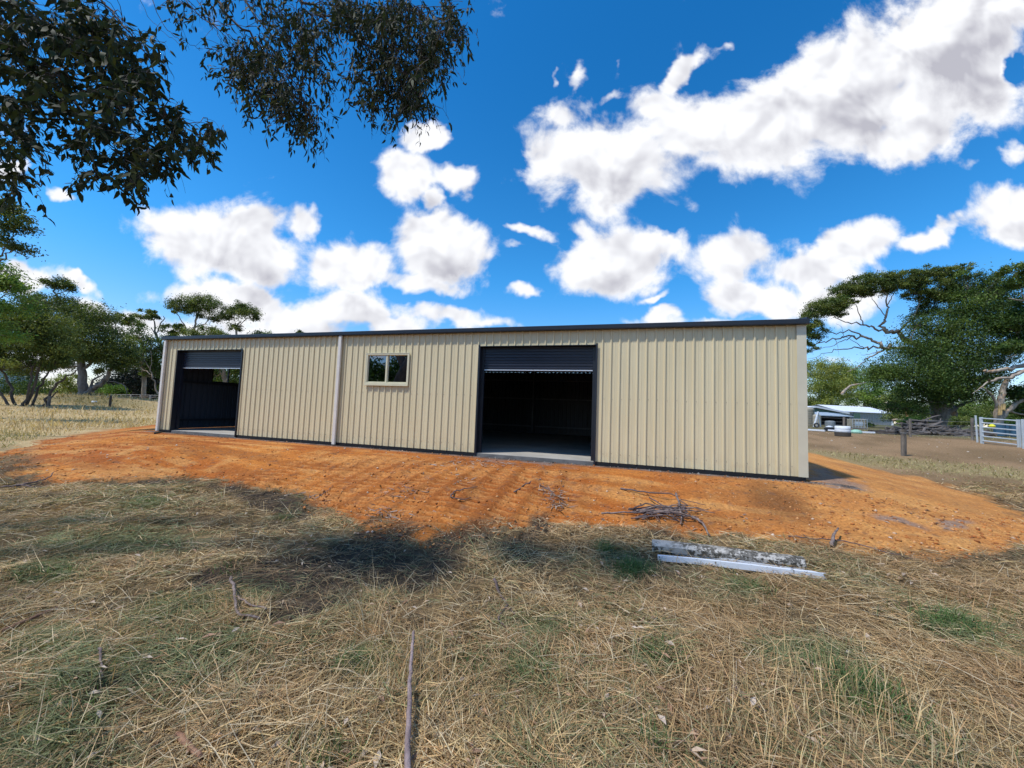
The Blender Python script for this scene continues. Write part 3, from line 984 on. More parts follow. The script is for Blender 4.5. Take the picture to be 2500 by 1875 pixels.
PAL = {
    'olive': [(.105, .150, .035), (.055, .09, .024), (.19, .22, .05)],
    'deep': [(.075, .135, .032), (.034, .066, .018), (.15, .215, .045)],
    'bright': [(.16, .28, .05), (.09, .18, .035), (.28, .38, .08)],
    'yellow': [(.27, .31, .06), (.16, .21, .045), (.38, .40, .10)],
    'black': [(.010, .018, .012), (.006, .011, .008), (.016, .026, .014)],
    'grey': [(.06, .085, .045), (.035, .05, .03), (.10, .125, .06)],
}


def make_tree(name, label, D, trunk, limbs, clusters, pal='olive', n=9000, leaf=.16, bark=M_GREYBARK, group=None, cat='tree', seed=1, base_r=None, twigs=True, aspect=.42, flat=1.0, rscale=.72):
    """trunk/limbs: polylines of (px, py, depth offset, radius); clusters: (px, py, half width px, half height px, depth offset)"""
    rg = np.random.default_rng(seed)
    W_ = lambda q: at(q[0], q[1], D + q[2])
    pts = [W_(q) for q in trunk]
    b0 = pts[0]; gz = hz(b0[0], b0[1]); pts[0] = np.array([b0[0], b0[1], gz - .15])
    e = empty(name, (b0[0], b0[1], gz)); tag(e, label, cat, group)
    ts = TubeSet(); skel = []
    rad = [q[3] * rscale for q in trunk]
    Q, q = ts.add(pts, rad, 9, 5, .004); skel += list(zip(Q, q))
    for L in limbs:
        Q, q = ts.add([W_(c) for c in L], [c[3] * rscale for c in L], 6, 5, .012); skel += list(zip(Q, q))
    SP = np.array([s_[0] for s_ in skel]); SR = np.array([s_[1] for s_ in skel])
    tot = sum(c[2] * c[3] for c in clusters)
    allP = []; allC = []
    pc = np.array(PAL[pal])
    for c in clusters:
        cc = W_((c[0], c[1], c[4] if len(c) > 4 else 0))
        rw = c[2] * D / FPX; rh = c[3] * D / FPX
        nl = int(1.25 * n * c[2] * c[3] / tot)
        ns = max(5, int(nl / 130))
        # attach
        dd = np.linalg.norm(SP - cc, axis=1) + np.where(SP[:, 2] > cc[2], rw, 0)
        k = int(np.argmin(dd)); a0 = SP[k]; r0 = min(SR[k] * .7, .02 * D / 10 + .03)
        u = rg.normal(size=(ns, 3)); u /= np.linalg.norm(u, axis=1, keepdims=True)
        rr = rg.uniform(.25, 1, ns) ** .5
        S = u * rr[:, None]
        S[:, 2] = np.where(S[:, 2] < -.35, S[:, 2] * .5, S[:, 2])
        S3 = cc + S[:, 0:1] * rw * VR + S[:, 1:2] * rw * .85 * VF + S[:, 2:3] * rh * VU
        if twigs:
            mid = a0 * .45 + (cc - VU * rh * .5) * .55 + rg.normal(0, .05 * rw, 3)
            ts.add([a0, mid, cc - VU * rh * .1], [r0, r0 * .7, r0 * .35], 5, 4, .02)
            for j in range(min(ns, 16)):
                st = mid * rg.uniform(.1, .8) + 0
                f_ = rg.uniform(.2, 1)
                st = mid * (1 - f_) + (cc - VU * rh * .1) * f_
                ts.add([st, (st + S3[j]) / 2 + rg.normal(0, .06 * rw, 3), S3[j]], [r0 * .35, r0 * .22, r0 * .08], 4, 3, .02)
        sr = np.clip((.46 if flat > .9 else .36) * min(rw, rh * 1.6), .25, 1.6)
        idx = rg.integers(0, ns, nl)
        off = rg.normal(size=(nl, 3)) * np.array([1, 1, .72 * flat]) * sr * rg.uniform(.5, 1.1, ns)[idx][:, None] * .62
        P = S3[idx] + off
        hrel = np.clip(S[idx, 2] * .5 + .5, 0, 1)
        kk = rg.uniform(0, 1, ns)[idx] * .7 + rg.uniform(0, 1, nl) * .3
        cl = pc[0] * (1 - kk[:, None]) + pc[1] * kk[:, None]
        y_l = (rg.uniform(0, 1, ns)[idx] > .62)[:, None] * .8
        cl = cl * (1 - y_l) + pc[2] * y_l
        allP.append(P); allC.append(cl * rg.uniform(.7, 1.3, (nl, 1)) * rg.uniform(.7, 1.25, ns)[idx][:, None])
    if allP:
        P = np.vstack(allP); Cc = np.vstack(allC)
        V, F, Cv = leaf_quads(P, leaf, aspect, Cc, rg, up=1.0)
        o = link('crown', mesh_np('crown', V, F, Cv), M_LEAF, e)
    ts.build('trunk', bark, e)
    return e


# ------------------------------------------------------------------ background trees
# left side, behind the dry field
make_tree('gum_tree', 'thick trunked grey gum on the grassy mound with one heavy low limb', 37,
          [(202, 978, 0, .62), (204, 940, 0, .50), (200, 900, 0, .42), (190, 860, 0, .36), (178, 815, 0, .28), (165, 770, .2, .20), (140, 725, .4, .12), (128, 700, .4, .07)],
          [[(206, 972, 0, .50), (228, 948, 0, .36), (248, 938, 0, .30), (266, 915, 0, .24), (275, 893, 0, .14), (283, 870, 0, .08)],
           [(222, 950, 0, .16), (226, 928, 0, .13), (245, 918, .2, .09), (258, 912, .2, .05)],
           [(266, 930, 0, .08), (290, 934, 0, .06), (306, 945, 0, .05), (312, 966, 0, .03)],
           [(200, 905, 0, .22), (228, 880, .3, .16), (255, 860, .3, .10), (280, 840, .3, .06)],
           [(190, 860, 0, .20), (160, 830, 0, .14), (120, 800, .2, .08)],
           [(180, 820, 0, .18), (210, 790, 0, .12), (240, 770, 0, .07)],
           [(198, 890, 0, .16), (170, 862, 0, .12), (140, 850, 0, .08)]],
          [(150, 695, 26, 16, .4), (132, 690, 28, 14, .4), (170, 702, 16, 12, .4), (110, 740, 40, 22, 0), (160, 750, 45, 24, .3), (210, 770, 55, 28, 0), (250, 800, 48, 30, 0), (150, 800, 60, 34, -.5), (210, 830, 70, 34, -.4), (280, 850, 46, 34, 0), (300, 875, 34, 28, 0),
           (170, 860, 50, 26, .5), (100, 790, 50, 34, 0), (250, 870, 50, 22, .3), (200, 870, 60, 22, .2), (285, 895, 34, 18, 0), (140, 890, 40, 16, .4), (232, 905, 20, 10, 0)], 'olive', 52000, .18, M_GREYBARK, 'gum trees left of the shed', seed=11)
make_tree('multi_stem_tree', 'clump of thin leaning trunks under a dark spreading crown at the left edge', 27,
          [(60, 1012, 0, .13), (78, 960, 0, .11), (95, 905, 0, .09), (105, 860, 0, .06)],
          [[(40, 1010, .3, .14), (30, 960, .3, .12), (15, 920, .3, .09), (-10, 880, .3, .06)],
           [(52, 1012, -.2, .12), (70, 950, -.2, .10), (80, 905, -.2, .08), (75, 860, -.2, .05)],
           [(105, 1012, .2, .14), (118, 965, .2, .12), (150, 930, .2, .09), (190, 903, .2, .05)],
           [(75, 1010, .5, .12), (92, 955, .5, .10), (120, 910, .5, .07), (140, 880, .5, .04)],
           [(28, 1010, 0, .12), (12, 975, 0, .10), (-14, 940, 0, .08), (-40, 900, 0, .05)],
           [(112, 985, .2, .07), (135, 960, .2, .05), (142, 953, .2, .03)]],
          [(60, 830, 60, 34, 0), (20, 800, 60, 40, 0), (95, 850, 50, 28, 0), (110, 800, 50, 36, 0), (60, 780, 60, 34, 0), (70, 890, 70, 18, 0), (10, 900, 60, 20, 0), (140, 850, 50, 30, .5), (0, 860, 50, 26, 0), (130, 880, 36, 16, .5), (40, 880, 40, 14, .3), (80, 745, 30, 22, 0)], 'olive', 34000, .15, M_DARKBARK, 'gum trees left of the shed', seed=12)
make_tree('bright_tree', 'fresh bright green foliage hanging in at the left picture edge above the leaning trunks', 19,
          [(-140, 1030, 0, .3), (-120, 900, 0, .24), (-80, 760, 0, .16), (-30, 700, 0, .08)],
          [[(-110, 860, 0, .14), (-60, 780, 0, .1), (-10, 730, 0, .05)]],
          [(-10, 690, 60, 34, 0), (10, 750, 50, 38, 0), (-20, 810, 60, 34, 0), (30, 700, 28, 20, 0), (-40, 650, 50, 30, 0)], 'bright', 7000, .15, M_GREYBARK, seed=13)
make_tree('gum_tree', 'gum bough with sparse leaves poking in at the far left under the overhanging foliage', 12,
          [(-420, 1080, 0, .3), (-330, 800, 0, .22), (-200, 640, 0, .12), (-60, 650, 0, .06), (0, 640, 0, .035), (30, 615, 0, .02)],
          [[(-10, 640, 0, .03), (15, 600, 0, .02), (40, 560, 0, .01)], [(-60, 650, 0, .03), (20, 665, 0, .015), (86, 682, 0, .006)]],
          [(20, 520, 40, 26, 0), (40, 560, 34, 28, 0), (10, 590, 30, 20, 0), (55, 605, 22, 14, 0), (0, 500, 40, 20, 0)], 'olive', 3600, .10, M_GREYBARK, seed=14)
make_tree('umbrella_gum', 'larger of two umbrella crowned gums rising over the left roof end', 52,
          [(455, 985, 0, .34), (462, 900, 0, .28), (470, 830, 0, .22), (476, 790, 0, .16), (482, 765, 0, .10)],
          [[(464, 815, 0, .14), (448, 790, 0, .10), (432, 765, 0, .05)], [(470, 800, 0, .12), (500, 790, 0, .09), (515, 770, 0, .05)], [(478, 790, 0, .1), (486, 760, 0, .08), (495, 745, 0, .04)], [(455, 820, 0, .1), (440, 795, 0, .07)]],
          [(480, 732, 36, 15, 0), (445, 748, 34, 14, 0), (515, 750, 34, 16, 0), (495, 768, 34, 12, 0), (530, 775, 20, 16, 0), (420, 758, 20, 12, 0), (470, 750, 50, 18, 0), (500, 742, 30, 14, 0)], 'olive', 13000, .19, M_GUM, 'gums behind the left end of the roof', seed=15)
make_tree('umbrella_gum', 'smaller of two umbrella crowned gums rising over the left roof end', 52,
          [(574, 985, 0, .30), (575, 860, 0, .22), (578, 800, 0, .16), (588, 785, 0, .1)],
          [[(580, 805, 0, .1), (600, 780, 0, .07), (620, 772, 0, .04)], [(578, 800, 0, .08), (570, 775, 0, .05)]],
          [(580, 750, 26, 12, 0), (605, 760, 32, 14, 0), (626, 776, 16, 10, 0), (556, 772, 20, 16, 0), (575, 800, 16, 14, 0), (595, 765, 34, 14, 0)], 'olive', 8500, .19, M_GUM, 'gums behind the left end of the roof', seed=16)
make_tree('round_gum', 'small round topped gum between the mound tree and the umbrella crowns', 50,
          [(308, 985, 0, .24), (310, 880, 0, .18), (312, 815, 0, .12)], [[(311, 830, 0, .08), (298, 805, 0, .05)], [(311, 830, 0, .08), (326, 800, 0, .05)]],
          [(300, 785, 22, 12, 0), (322, 788, 20, 12, 0), (312, 776, 22, 9, 0)], 'olive', 2600, .24, M_GUM, 'gums behind the left end of the roof', seed=17)
make_tree('dead_topped_gum', 'gum with bare crooked grey limbs beside the left end of the roof', 46,
          [(402, 985, 0, .3), (400, 900, 0, .26), (395, 850, 0, .2), (380, 815, 0, .14), (376, 785, 0, .09), (384, 768, 0, .05)],
          [[(384, 812, 0, .1), (392, 790, 0, .08), (402, 778, 0, .06), (398, 771, 0, .04)], [(396, 860, 0, .1), (370, 800, 0, .06)], [(400, 900, 0, .1), (408, 870, 0, .06), (412, 850, 0, .03)]],
          [(362, 765, 24, 10, 0), (372, 775, 20, 9, 0), (350, 775, 14, 9, 0), (420, 805, 26, 11, 0), (440, 800, 16, 9, 0)], 'olive', 3200, .22, M_GREYBARK, 'gums behind the left end of the roof', seed=18)
make_tree('dense_gum', 'dense green gum left of the shed in front of the black pine mass', 42,
          [(350, 985, 0, .3), (350, 900, 0, .25), (345, 830, 0, .15)],
          [[(395, 982, -1, .12), (378, 935, -1, .10), (368, 912, -1, .08), (345, 900, -1, .05), (322, 893, -1, .02)], [(374, 922, -1, .07), (362, 895, -1, .05), (350, 872, -1, .02)], [(366, 905, -1, .05), (370, 880, -1, .035), (368, 855, -1, .015)]],
          [(340, 820, 40, 24, 0), (370, 850, 36, 28, 0), (330, 850, 34, 26, 0), (350, 885, 42, 26, .5), (382, 905, 26, 40, .6), (392, 860, 22, 36, .5), (390, 960, 14, 26, .5), (320, 880, 30, 20, 0)], 'deep', 10000, .2, M_GUM, seed=19)
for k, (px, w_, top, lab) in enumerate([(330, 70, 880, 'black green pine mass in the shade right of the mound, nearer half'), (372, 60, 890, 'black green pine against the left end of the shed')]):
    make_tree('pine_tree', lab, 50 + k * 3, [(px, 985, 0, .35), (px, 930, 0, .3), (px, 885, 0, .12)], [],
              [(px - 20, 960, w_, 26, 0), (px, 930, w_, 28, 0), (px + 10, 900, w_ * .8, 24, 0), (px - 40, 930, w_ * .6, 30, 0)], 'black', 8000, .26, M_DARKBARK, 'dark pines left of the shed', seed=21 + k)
make_tree('green_shrub', 'rounded bright green shrub in front of the dark pines', 44, [(285, 982, 0, .08), (285, 960, 0, .05)], [],
          [(275, 955, 20, 12, 0), (295, 957, 16, 13, 0), (286, 948, 18, 10, 0)], 'bright', 2600, .2, M_GREYBARK, cat='shrub', seed=23)
make_tree('green_shrub', 'dark green bush low between the mound gum and the bright shrub', 45, [(250, 982, 0, .08), (250, 960, 0, .05)], [],
          [(252, 955, 24, 18, 0), (230, 962, 20, 14, 0)], 'deep', 2600, .2, M_GREYBARK, cat='shrub', seed=24)
make_tree('green_shrub', 'sunlit yellow green bush seen behind the leaning trunks', 48, [(150, 980, 0, .08), (150, 955, 0, .05)], [],
          [(150, 940, 34, 18, 0), (178, 950, 24, 20, 0), (120, 950, 30, 20, 0), (165, 925, 24, 12, 0)], 'yellow', 4200, .22, M_GREYBARK, cat='shrub', seed=25)
make_tree('green_shrub', 'deep green thicket low at the far left below the pale house', 40, [(40, 985, 0, .1), (40, 955, 0, .05)], [],
          [(40, 935, 45, 28, 0), (80, 950, 40, 26, 0), (10, 965, 50, 26, 0), (100, 970, 40, 20, 0), (55, 910, 30, 14, 0)], 'deep', 6500, .2, M_GREYBARK, cat='shrub', seed=26)
for k, (px, py, a, c, pal, lab) in enumerate([(500, 812, 60, 26, 'olive', 'olive crown under the large umbrella gum, cut by the roof edge'), (640, 820, 55, 18, 'deep', 'dark leafy crown low over the roof at the end of the tree line'), (545, 822, 34, 16, 'olive', 'small olive crown between the two umbrella gums'), (425, 822, 30, 18, 'deep', 'dark crown over the very left end of the roof'), (732, 813, 8, 5, 'olive', 'tiny tree top alone over the roof left of the second downpipe')]):
    make_tree('leafy_tree', lab, 46 + k, [(px, 985, 0, .3), (px, 880, 0, .2), (px, py + c * .5, 0, .1)], [],
              [(px, py, a * .6, c * .7, 0), (px - a * .5, py + c * .4, a * .5, c * .6, 0), (px + a * .5, py + c * .35, a * .5, c * .6, 0), (px, py + c * 1.4, a, c, 0)], pal, 1800 + int(a * 60), .22, M_GREYBARK, 'tree tops over the shed roof', seed=30 + k)
# trees outside the far end window
make_tree('leafy_tree', 'forked gum seen through the small end window of the shed', 30, [(552, 990, 0, .25), (548, 930, 0, .2), (543, 890, 0, .1)], [[(548, 930, 0, .1), (535, 900, 0, .06), (528, 880, 0, .03)], [(549, 935, 0, .09), (565, 905, 0, .05), (580, 880, 0, .03)]],
          [(540, 870, 30, 20, 0), (580, 900, 25, 18, 0), (520, 910, 24, 18, 0), (560, 930, 50, 30, 3), (600, 900, 30, 30, 3)], 'deep', 11000, .19, M_GUM, seed=38)

# right side
make_tree('bright_tree', 'sunlit yellow green round tree directly above the green shed', 95,
          [(2030, 1040, 0, .5), (2030, 980, 0, .4), (2030, 930, 0, .2)], [[(2030, 960, 0, .15), (2010, 930, 0, .1)]],
          [(2025, 895, 36, 18, 0), (1990, 910, 34, 26, 0), (2055, 915, 30, 26, 0), (2020, 935, 50, 26, -1), (1985, 950, 36, 24, -1), (2050, 960, 40, 22, -1), (2000, 980, 40, 16, -1)], 'yellow', 22000, .36, M_GREYBARK, 'sunlit trees beyond the far sheds', seed=41)
make_tree('bright_tree', 'bright green low tree behind the white roofed far shed', 100,
          [(2110, 1040, 0, .5), (2110, 990, 0, .4), (2110, 960, 0, .2)], [],
          [(2100, 935, 40, 22, 0), (2090, 965, 50, 22, 0), (2130, 975, 50, 24, 0), (2160, 990, 50, 24, 0), (2080, 905, 30, 12, 0), (2110, 908, 34, 16, 0), (2140, 920, 40, 20, 0), (2060, 935, 40, 30, 2), (2190, 985, 40, 30, 0), (2150, 960, 50, 26, 0), (2170, 950, 34, 20, 0)], 'bright', 24000, .38, M_GREYBARK, 'sunlit trees beyond the far sheds', seed=42)
make_tree('bright_tree', 'light green tree filling the gap right of the old trunk', 80,
          [(2350, 1060, 0, .4), (2350, 1020, 0, .2)], [],
          [(2350, 1000, 30, 26, 0), (2385, 985, 34, 26, 0), (2400, 1020, 40, 24, 0), (2470, 1010, 45, 26, 0), (2500, 980, 40, 30, 0)], 'bright', 9000, .36, M_GREYBARK, 'sunlit trees beyond the far sheds', seed=43)
make_tree('spreading_gum', 'great spreading gum with bare pale limbs reaching towards the shed corner', 38,
          [(2320, 1062, 0, .95), (2318, 1020, 0, .8), (2305, 960, 0, .6), (2285, 900, 0, .5), (2250, 850, 0, .42), (2205, 826, 0, .34)],
          [[(2205, 826, 0, .30), (2192, 812, 0, .26), (2170, 812, 0, .24), (2155, 800, 0, .2), (2160, 772, 0, .15), (2166, 745, 0, .1), (2158, 715, 0, .06), (2140, 690, 0, .03)],
           [(2170, 812, 0, .16), (2130, 800, 0, .12), (2110, 795, 0, .10), (2060, 785, 0, .06), (2030, 770, 0, .03)],
           [(2110, 795, 0, .08), (2098, 770, 0, .06), (2088, 740, 0, .03)],
           [(2182, 814, 0, .15), (2205, 800, 0, .12), (2230, 780, 0, .10), (2262, 765, 0, .07), (2285, 745, 0, .03)],
           [(2230, 780, 0, .08), (2240, 750, 0, .06), (2250, 720, 0, .03)],
           [(2166, 745, 0, .07), (2180, 720, 0, .05), (2195, 700, 0, .02)],
           [(2160, 770, 0, .06), (2140, 745, 0, .05), (2125, 720, 0, .03)],
           [(2260, 862, 0, .3), (2190, 850, 0, .22), (2150, 848, 0, .2), (2125, 828, 0, .15), (2080, 820, 0, .12), (2040, 826, 0, .09), (2000, 840, 0, .06), (1965, 845, 0, .02)],
           [(2125, 828, 0, .12), (2080, 810, 0, .09), (2035, 812, 0, .06), (2000, 800, 0, .04), (1975, 780, 0, .02)],
           [(2150, 848, 0, .13), (2110, 850, 0, .1), (2060, 850, 0, .07), (2020, 862, 0, .04), (1970, 880, 0, .015)],
           [(2080, 820, 0, .07), (2050, 838, 0, .05), (2010, 850, 0, .03), (1970, 862, 0, .015)],
           [(2110, 850, 0, .06), (2088, 836, 0, .04), (2060, 820, 0, .02)],
           [(2160, 852, 0, .12), (2130, 868, 0, .1), (2105, 885, 0, .08), (2085, 902, 0, .06), (2068, 909, 0, .04)],
           [(2150, 857, 0, .06), (2125, 864, 0, .04), (2102, 868, 0, .02)],
           [(2320, 800, 0, .2), (2312, 770, 0, .14), (2320, 740, 0, .1), (2316, 705, 0, .07), (2300, 690, 0, .04)],
           [(2320, 740, 0, .07), (2330, 710, 0, .05), (2345, 690, 0, .03)],
           [(2285, 900, 0, .3), (2310, 850, 0, .25), (2320, 800, 0, .2)],
           [(2040, 826, 0, .04), (2045, 845, 0, .02), (2048, 868, 0, .008)], [(2060, 825, 0, .03), (2055, 800, 0, .02), (2040, 790, 0, .01)]],
          [(2000, 760, 34, 26, 0), (2035, 745, 34, 22, 0), (1975, 790, 26, 30, 0), (2055, 725, 22, 16, 0), (1990, 815, 30, 22, 0), (1972, 850, 20, 20, 0), (2050, 765, 22, 14, 0),
           (2060, 705, 34, 18, 0), (2100, 690, 40, 18, 0), (2150, 685, 44, 17, 0), (2200, 675, 40, 16, 0), (2190, 700, 36, 14, 0), (2240, 690, 30, 14, 0), (2110, 715, 36, 14, 0), (2070, 735, 24, 12, 0),
           (2245, 665, 32, 13, 0), (2310, 662, 38, 15, 0), (2345, 660, 30, 12, 0), (2290, 670, 34, 12, 0), (2330, 680, 30, 10, 0), (2250, 720, 34, 14, 0), (2280, 730, 32, 20, 0), (2230, 712, 30, 16, 0), (2150, 705, 50, 20, .4), (2290, 700, 50, 24, .4), (2210, 690, 50, 18, .4), (2090, 712, 44, 18, .4), (2030, 755, 40, 22, .3), (2260, 760, 36, 20, .5), (2330, 720, 40, 26, .5)], 'olive', 66000, .165, M_GUM, 'big trees right of the shed', seed=44, flat=.85)
make_tree('old_broad_tree', 'massive dark green tree with a gnarled grey trunk behind the log heap', 36,
          [(2305, 1066, 0, 1.05), (2300, 1030, 0, .95), (2290, 985, 0, .8), (2290, 930, 0, .6), (2310, 850, 0, .4), (2340, 780, 0, .2)],
          [[(2290, 990, 0, .5), (2270, 965, 0, .3), (2240, 940, 0, .2), (2210, 930, 0, .1)], [(2300, 1000, 0, .4), (2340, 965, 0, .3), (2390, 930, 0, .2), (2420, 900, 0, .1)],
           [(2290, 930, 0, .3), (2250, 870, 0, .2), (2220, 830, 0, .1)], [(2310, 1010, 0, .3), (2345, 990, .3, .2), (2380, 975, .3, .1)]],
          [(2230, 850, 50, 40, 0), (2190, 900, 55, 34, -.5), (2150, 915, 40, 26, -.5), (2240, 920, 70, 40, -1), (2300, 880, 70, 50, -1), (2290, 800, 60, 40, 0), (2350, 750, 50, 40, 0), (2400, 710, 55, 36, 0), (2440, 700, 40, 34, 0), (2390, 770, 60, 45, -.5),
           (2430, 800, 45, 40, 0), (2350, 840, 60, 45, -1), (2350, 920, 60, 45, -1), (2250, 970, 60, 36, -.5), (2215, 995, 40, 26, 0), (2310, 950, 60, 26, -1.5), (2370, 960, 44, 36, -1), (2420, 870, 50, 40, .5), (2240, 790, 30, 22, 0), (2370, 670, 26, 14, 0), (2460, 740, 30, 26, 0), (2410, 920, 40, 30, .6)], 'deep', 85000, .18, M_GREYBARK, 'big trees right of the shed', seed=45)
make_tree('broken_gum', 'gum with a split fork showing raw yellow wood behind the steel gate', 33,
          [(2440, 1066, 0, .48), (2436, 1035, 0, .42), (2438, 1000, 0, .36), (2448, 960, 0, .28), (2460, 925, 0, .22), (2500, 905, 0, .18), (2560, 890, 0, .12)],
          [[(2445, 1020, 0, .3), (2470, 995, 0, .26), (2500, 975, 0, .22), (2560, 950, 0, .16)], [(2438, 1000, 0, .2), (2425, 970, 0, .14), (2400, 945, 0, .08)],
           [(2560, 850, -1, .3), (2500, 890, -1, .26), (2450, 900, -1, .20), (2415, 908, -1, .16), (2400, 905, -1, .10)],
           [(2560, 880, -2, .2), (2500, 907, -2, .18), (2440, 925, -2, .15), (2412, 932, -2, .12)], [(2412, 932, -2, .08), (2390, 950, -2, .05), (2374, 962, -2, .02)], [(2560, 720, -1, .14), (2500, 732, -1, .1), (2460, 728, -1, .05)], [(2500, 732, -1, .05), (2490, 700, -1, .03)], [(2520, 850, 0, .1), (2480, 865, 0, .06), (2450, 880, 0, .03)]],
          [(2480, 660, 34, 14, -1), (2500, 690, 36, 16, -1), (2480, 790, 40, 34, 0), (2500, 840, 40, 30, 0), (2520, 760, 40, 36, 0), (2470, 850, 30, 16, -1), (2500, 960, 40, 20, 0), (2530, 1000, 50, 26, 1)], 'deep', 24000, .2, M_GUM, 'big trees right of the shed', seed=46)
# raw split wood of the broken gum
sw = MB()
for (a, b_, r0, r1) in [((2441, 1013), (2438, 988), .13, .03), ((2443, 1012), (2446, 986), .12, .05), ((2449, 1000), (2451, 985), .16, .06), ((2452, 1003), (2455, 984), .10, .03)]:
    A = at(a[0], a[1], 32.5); B = at(b_[0], b_[1], 32.5)
    sw.bar(A, B, r0 * 2, r0 * 1.2, 5, r1=r1 / r0)
M_RAW = pmat('raw_split_wood', (.62, .42, .18), .8, var=.3, vscale=8)
bg_ = [o for o in COL.objects if o.name.startswith('broken_gum')][0]
sw.build('split_wood', M_RAW, bg_)

# far belt of trees closing the horizon
for k, (px, a_, top, D1, pal, lab) in enumerate([(2300, 110, 985, 120, 'yellow', 'far sunlit tree belt glimpsed under the old dark tree'), (2480, 120, 990, 115, 'olive', 'far olive tree belt behind the broken gum'), (2120, 110, 960, 130, 'olive', 'far olive tree belt behind the white roofed shed'), (1960, 90, 950, 125, 'deep', 'far dark tree belt just past the shed corner'), (140, 150, 945, 110, 'olive', 'far tree belt behind the mound'), (380, 120, 930, 105, 'deep', 'far dark belt behind the pines left of the shed'), (-20, 80, 955, 100, 'deep', 'far dark trees at the left edge')]):
    base_y = 1046 if px > 1500 else 985
    h2 = (base_y - top) / 2
    make_tree('far_trees', lab, D1, [(px, base_y, 0, .4), (px, base_y - h2, 0, .2)], [], [(px + a_ * f_, base_y - h2 * .9, a_ * .38, h2 * rng.uniform(.9, 1.2), 0) for f_ in (-.8, -.4, 0, .4, .8)], pal, 9000, .55, M_GREYBARK, seed=90 + k, twigs=False)

# trees behind the photographer, seen in the shed window
for k, (x, y, h_, lab) in enumerate([(-48, -26, 8, 'far dark tree at the left of the row behind the photographer'), (-35, -40, 8, 'rounded tree between two others in the row behind the photographer'), (-30, -34, 9, 'broad dark tree behind the photographer, mirrored in the left window pane'), (-22, -38, 7, 'lower tree behind the photographer, mirrored beside the window mullion'), (-15, -32, 5.6, 'bushy tree behind the photographer, mirrored in the right window pane'), (-40, -30, 7, 'dark tree at the far end of the row behind the photographer')]):
    rg = np.random.default_rng(60 + k)
    z0 = hz(x, y)
    e = empty('row_tree', (x, y, z0)); tag(e, lab, 'tree', 'tree row behind the photographer')
    ts = TubeSet(); ts.add([(x, y, z0 - .1), (x + .3, y, z0 + h_ * .4), (x, y, z0 + h_ * .8)], [.4, .3, .1], 8, 4)
    P = []
    for j in range(60):
        c_ = np.array([x, y, z0 + h_ * .50]) + rg.normal(size=3) * np.array([h_ * .42, h_ * .28, h_ * .22])
        ts.add([(x, y, z0 + h_ * .4), c_], [.08, .02], 4, 3, .02)
        P.append(c_ + rg.normal(size=(210, 3)) * h_ * .09)
    P = np.vstack(P)
    V, F, Cv = leaf_quads(P, .46, .6, np.tile(PAL['deep'][0], (len(P), 1)) * rg.uniform(.6, 1.3, (len(P), 1)), rg)
    link('crown', mesh_np('crown', V, F, Cv), M_LEAF, e); ts.build('trunk', M_GREYBARK, e)

# ------------------------------------------------------------------ the near eucalyptus overhead
near = empty('overhanging_gum', (-13.8, -2.5, hz(-13.8, -2.5)))
tag(near, 'gum tree whose dark leafy branches hang into the top left of the view', 'tree')
ts = TubeSet(); tw = TubeSet()
b0 = np.array([-13.8, -2.5, hz(-13.8, -2.5) - .2])
ts.add([b0, (-13.4, -2.3, 1.2), (-12.5, -2.0, 3.2), (-11.0, -1.6, 5.0), (-9.0, -1.6, 6.4), (-7.4, -2.6, 7.4)], [.5, .42, .36, .30, .22, .12], 12, 6, .003)
ts.add([(-12.5, -2.0, 3.2), (-13.5, -1.8, 5.5), (-14.0, -2.2, 8), (-13.2, -3, 10.5)], [.26, .22, .16, .08], 8, 5)
ts.add([(-9.0, -1.2, 6.6), (-9.4, -2.2, 8.6), (-8.6, -3.0, 10.4)], [.18, .13, .06], 7, 5)
ts.add([(-11.0, -1.6, 5.0), (-9.2, .0, 5.6), (-7.6, 1.0, 5.5), (-6.2, 1.6, 5.0), tuple(at(60, 120, 3.3))], [.16, .12, .08, .05, .03], 7, 5)
A1 = at(330, -160, 3.5)
ts.add([(-9.0, -1.2, 6.6), (-6.6, .6, 6.6), tuple(A1)], [.12, .08, .05], 7, 5)
rg = np.random.default_rng(99)
leafP = []; leafD = []; leafL = []; leafW = []; leafC = []


def spray(tip_from, n_l, L, wid, droop=1.0, spread=.10, colr=(.030, .042, .022)):
    """a hanging twig with gum leaves"""
    p0 = np.array(tip_from); ln = rg.uniform(.10, .25)
    d = rg.normal(size=3) * np.array([.6, .6, .35]); d[2] -= .35 * droop; d /= np.linalg.norm(d)
    p1 = p0 + d * ln * .5; p2 = p1 + (d * .5 + np.array([0, 0, -.7])) * ln * .6
    tw.add([p0, p1, p2], [.0019, .0014, .0009], 3, 2)
    for i in range(n_l):
        f = rg.uniform(0, 1); q = (p0 * (1 - f) ** 2 + 2 * p1 * f * (1 - f) + p2 * f * f) + rg.normal(0, .008, 3)
        dd = rg.normal(size=3) * .55 + d * .3 + np.array([0, 0, -.95 * droop]); dd /= np.linalg.norm(dd)
        leafP.append(q); leafD.append(dd); leafL.append(L * rg.uniform(.6, 1.25)); leafW.append(wid * rg.uniform(.75, 1.3))
        leafC.append(np.array(colr) * rg.uniform(.6, 1.5) * np.array([rg.uniform(.9, 1.25), 1, rg.uniform(.8, 1.1)]))


def bough(pts, D, r0, r1, jit=.01):
    W_ = [at(p[0], p[1], D + (p[2] if len(p) > 2 else 0)) for p in pts]
    R = np.linspace(r0, r1, len(pts))
    return tw.add(W_, R, 5, 6, jit)


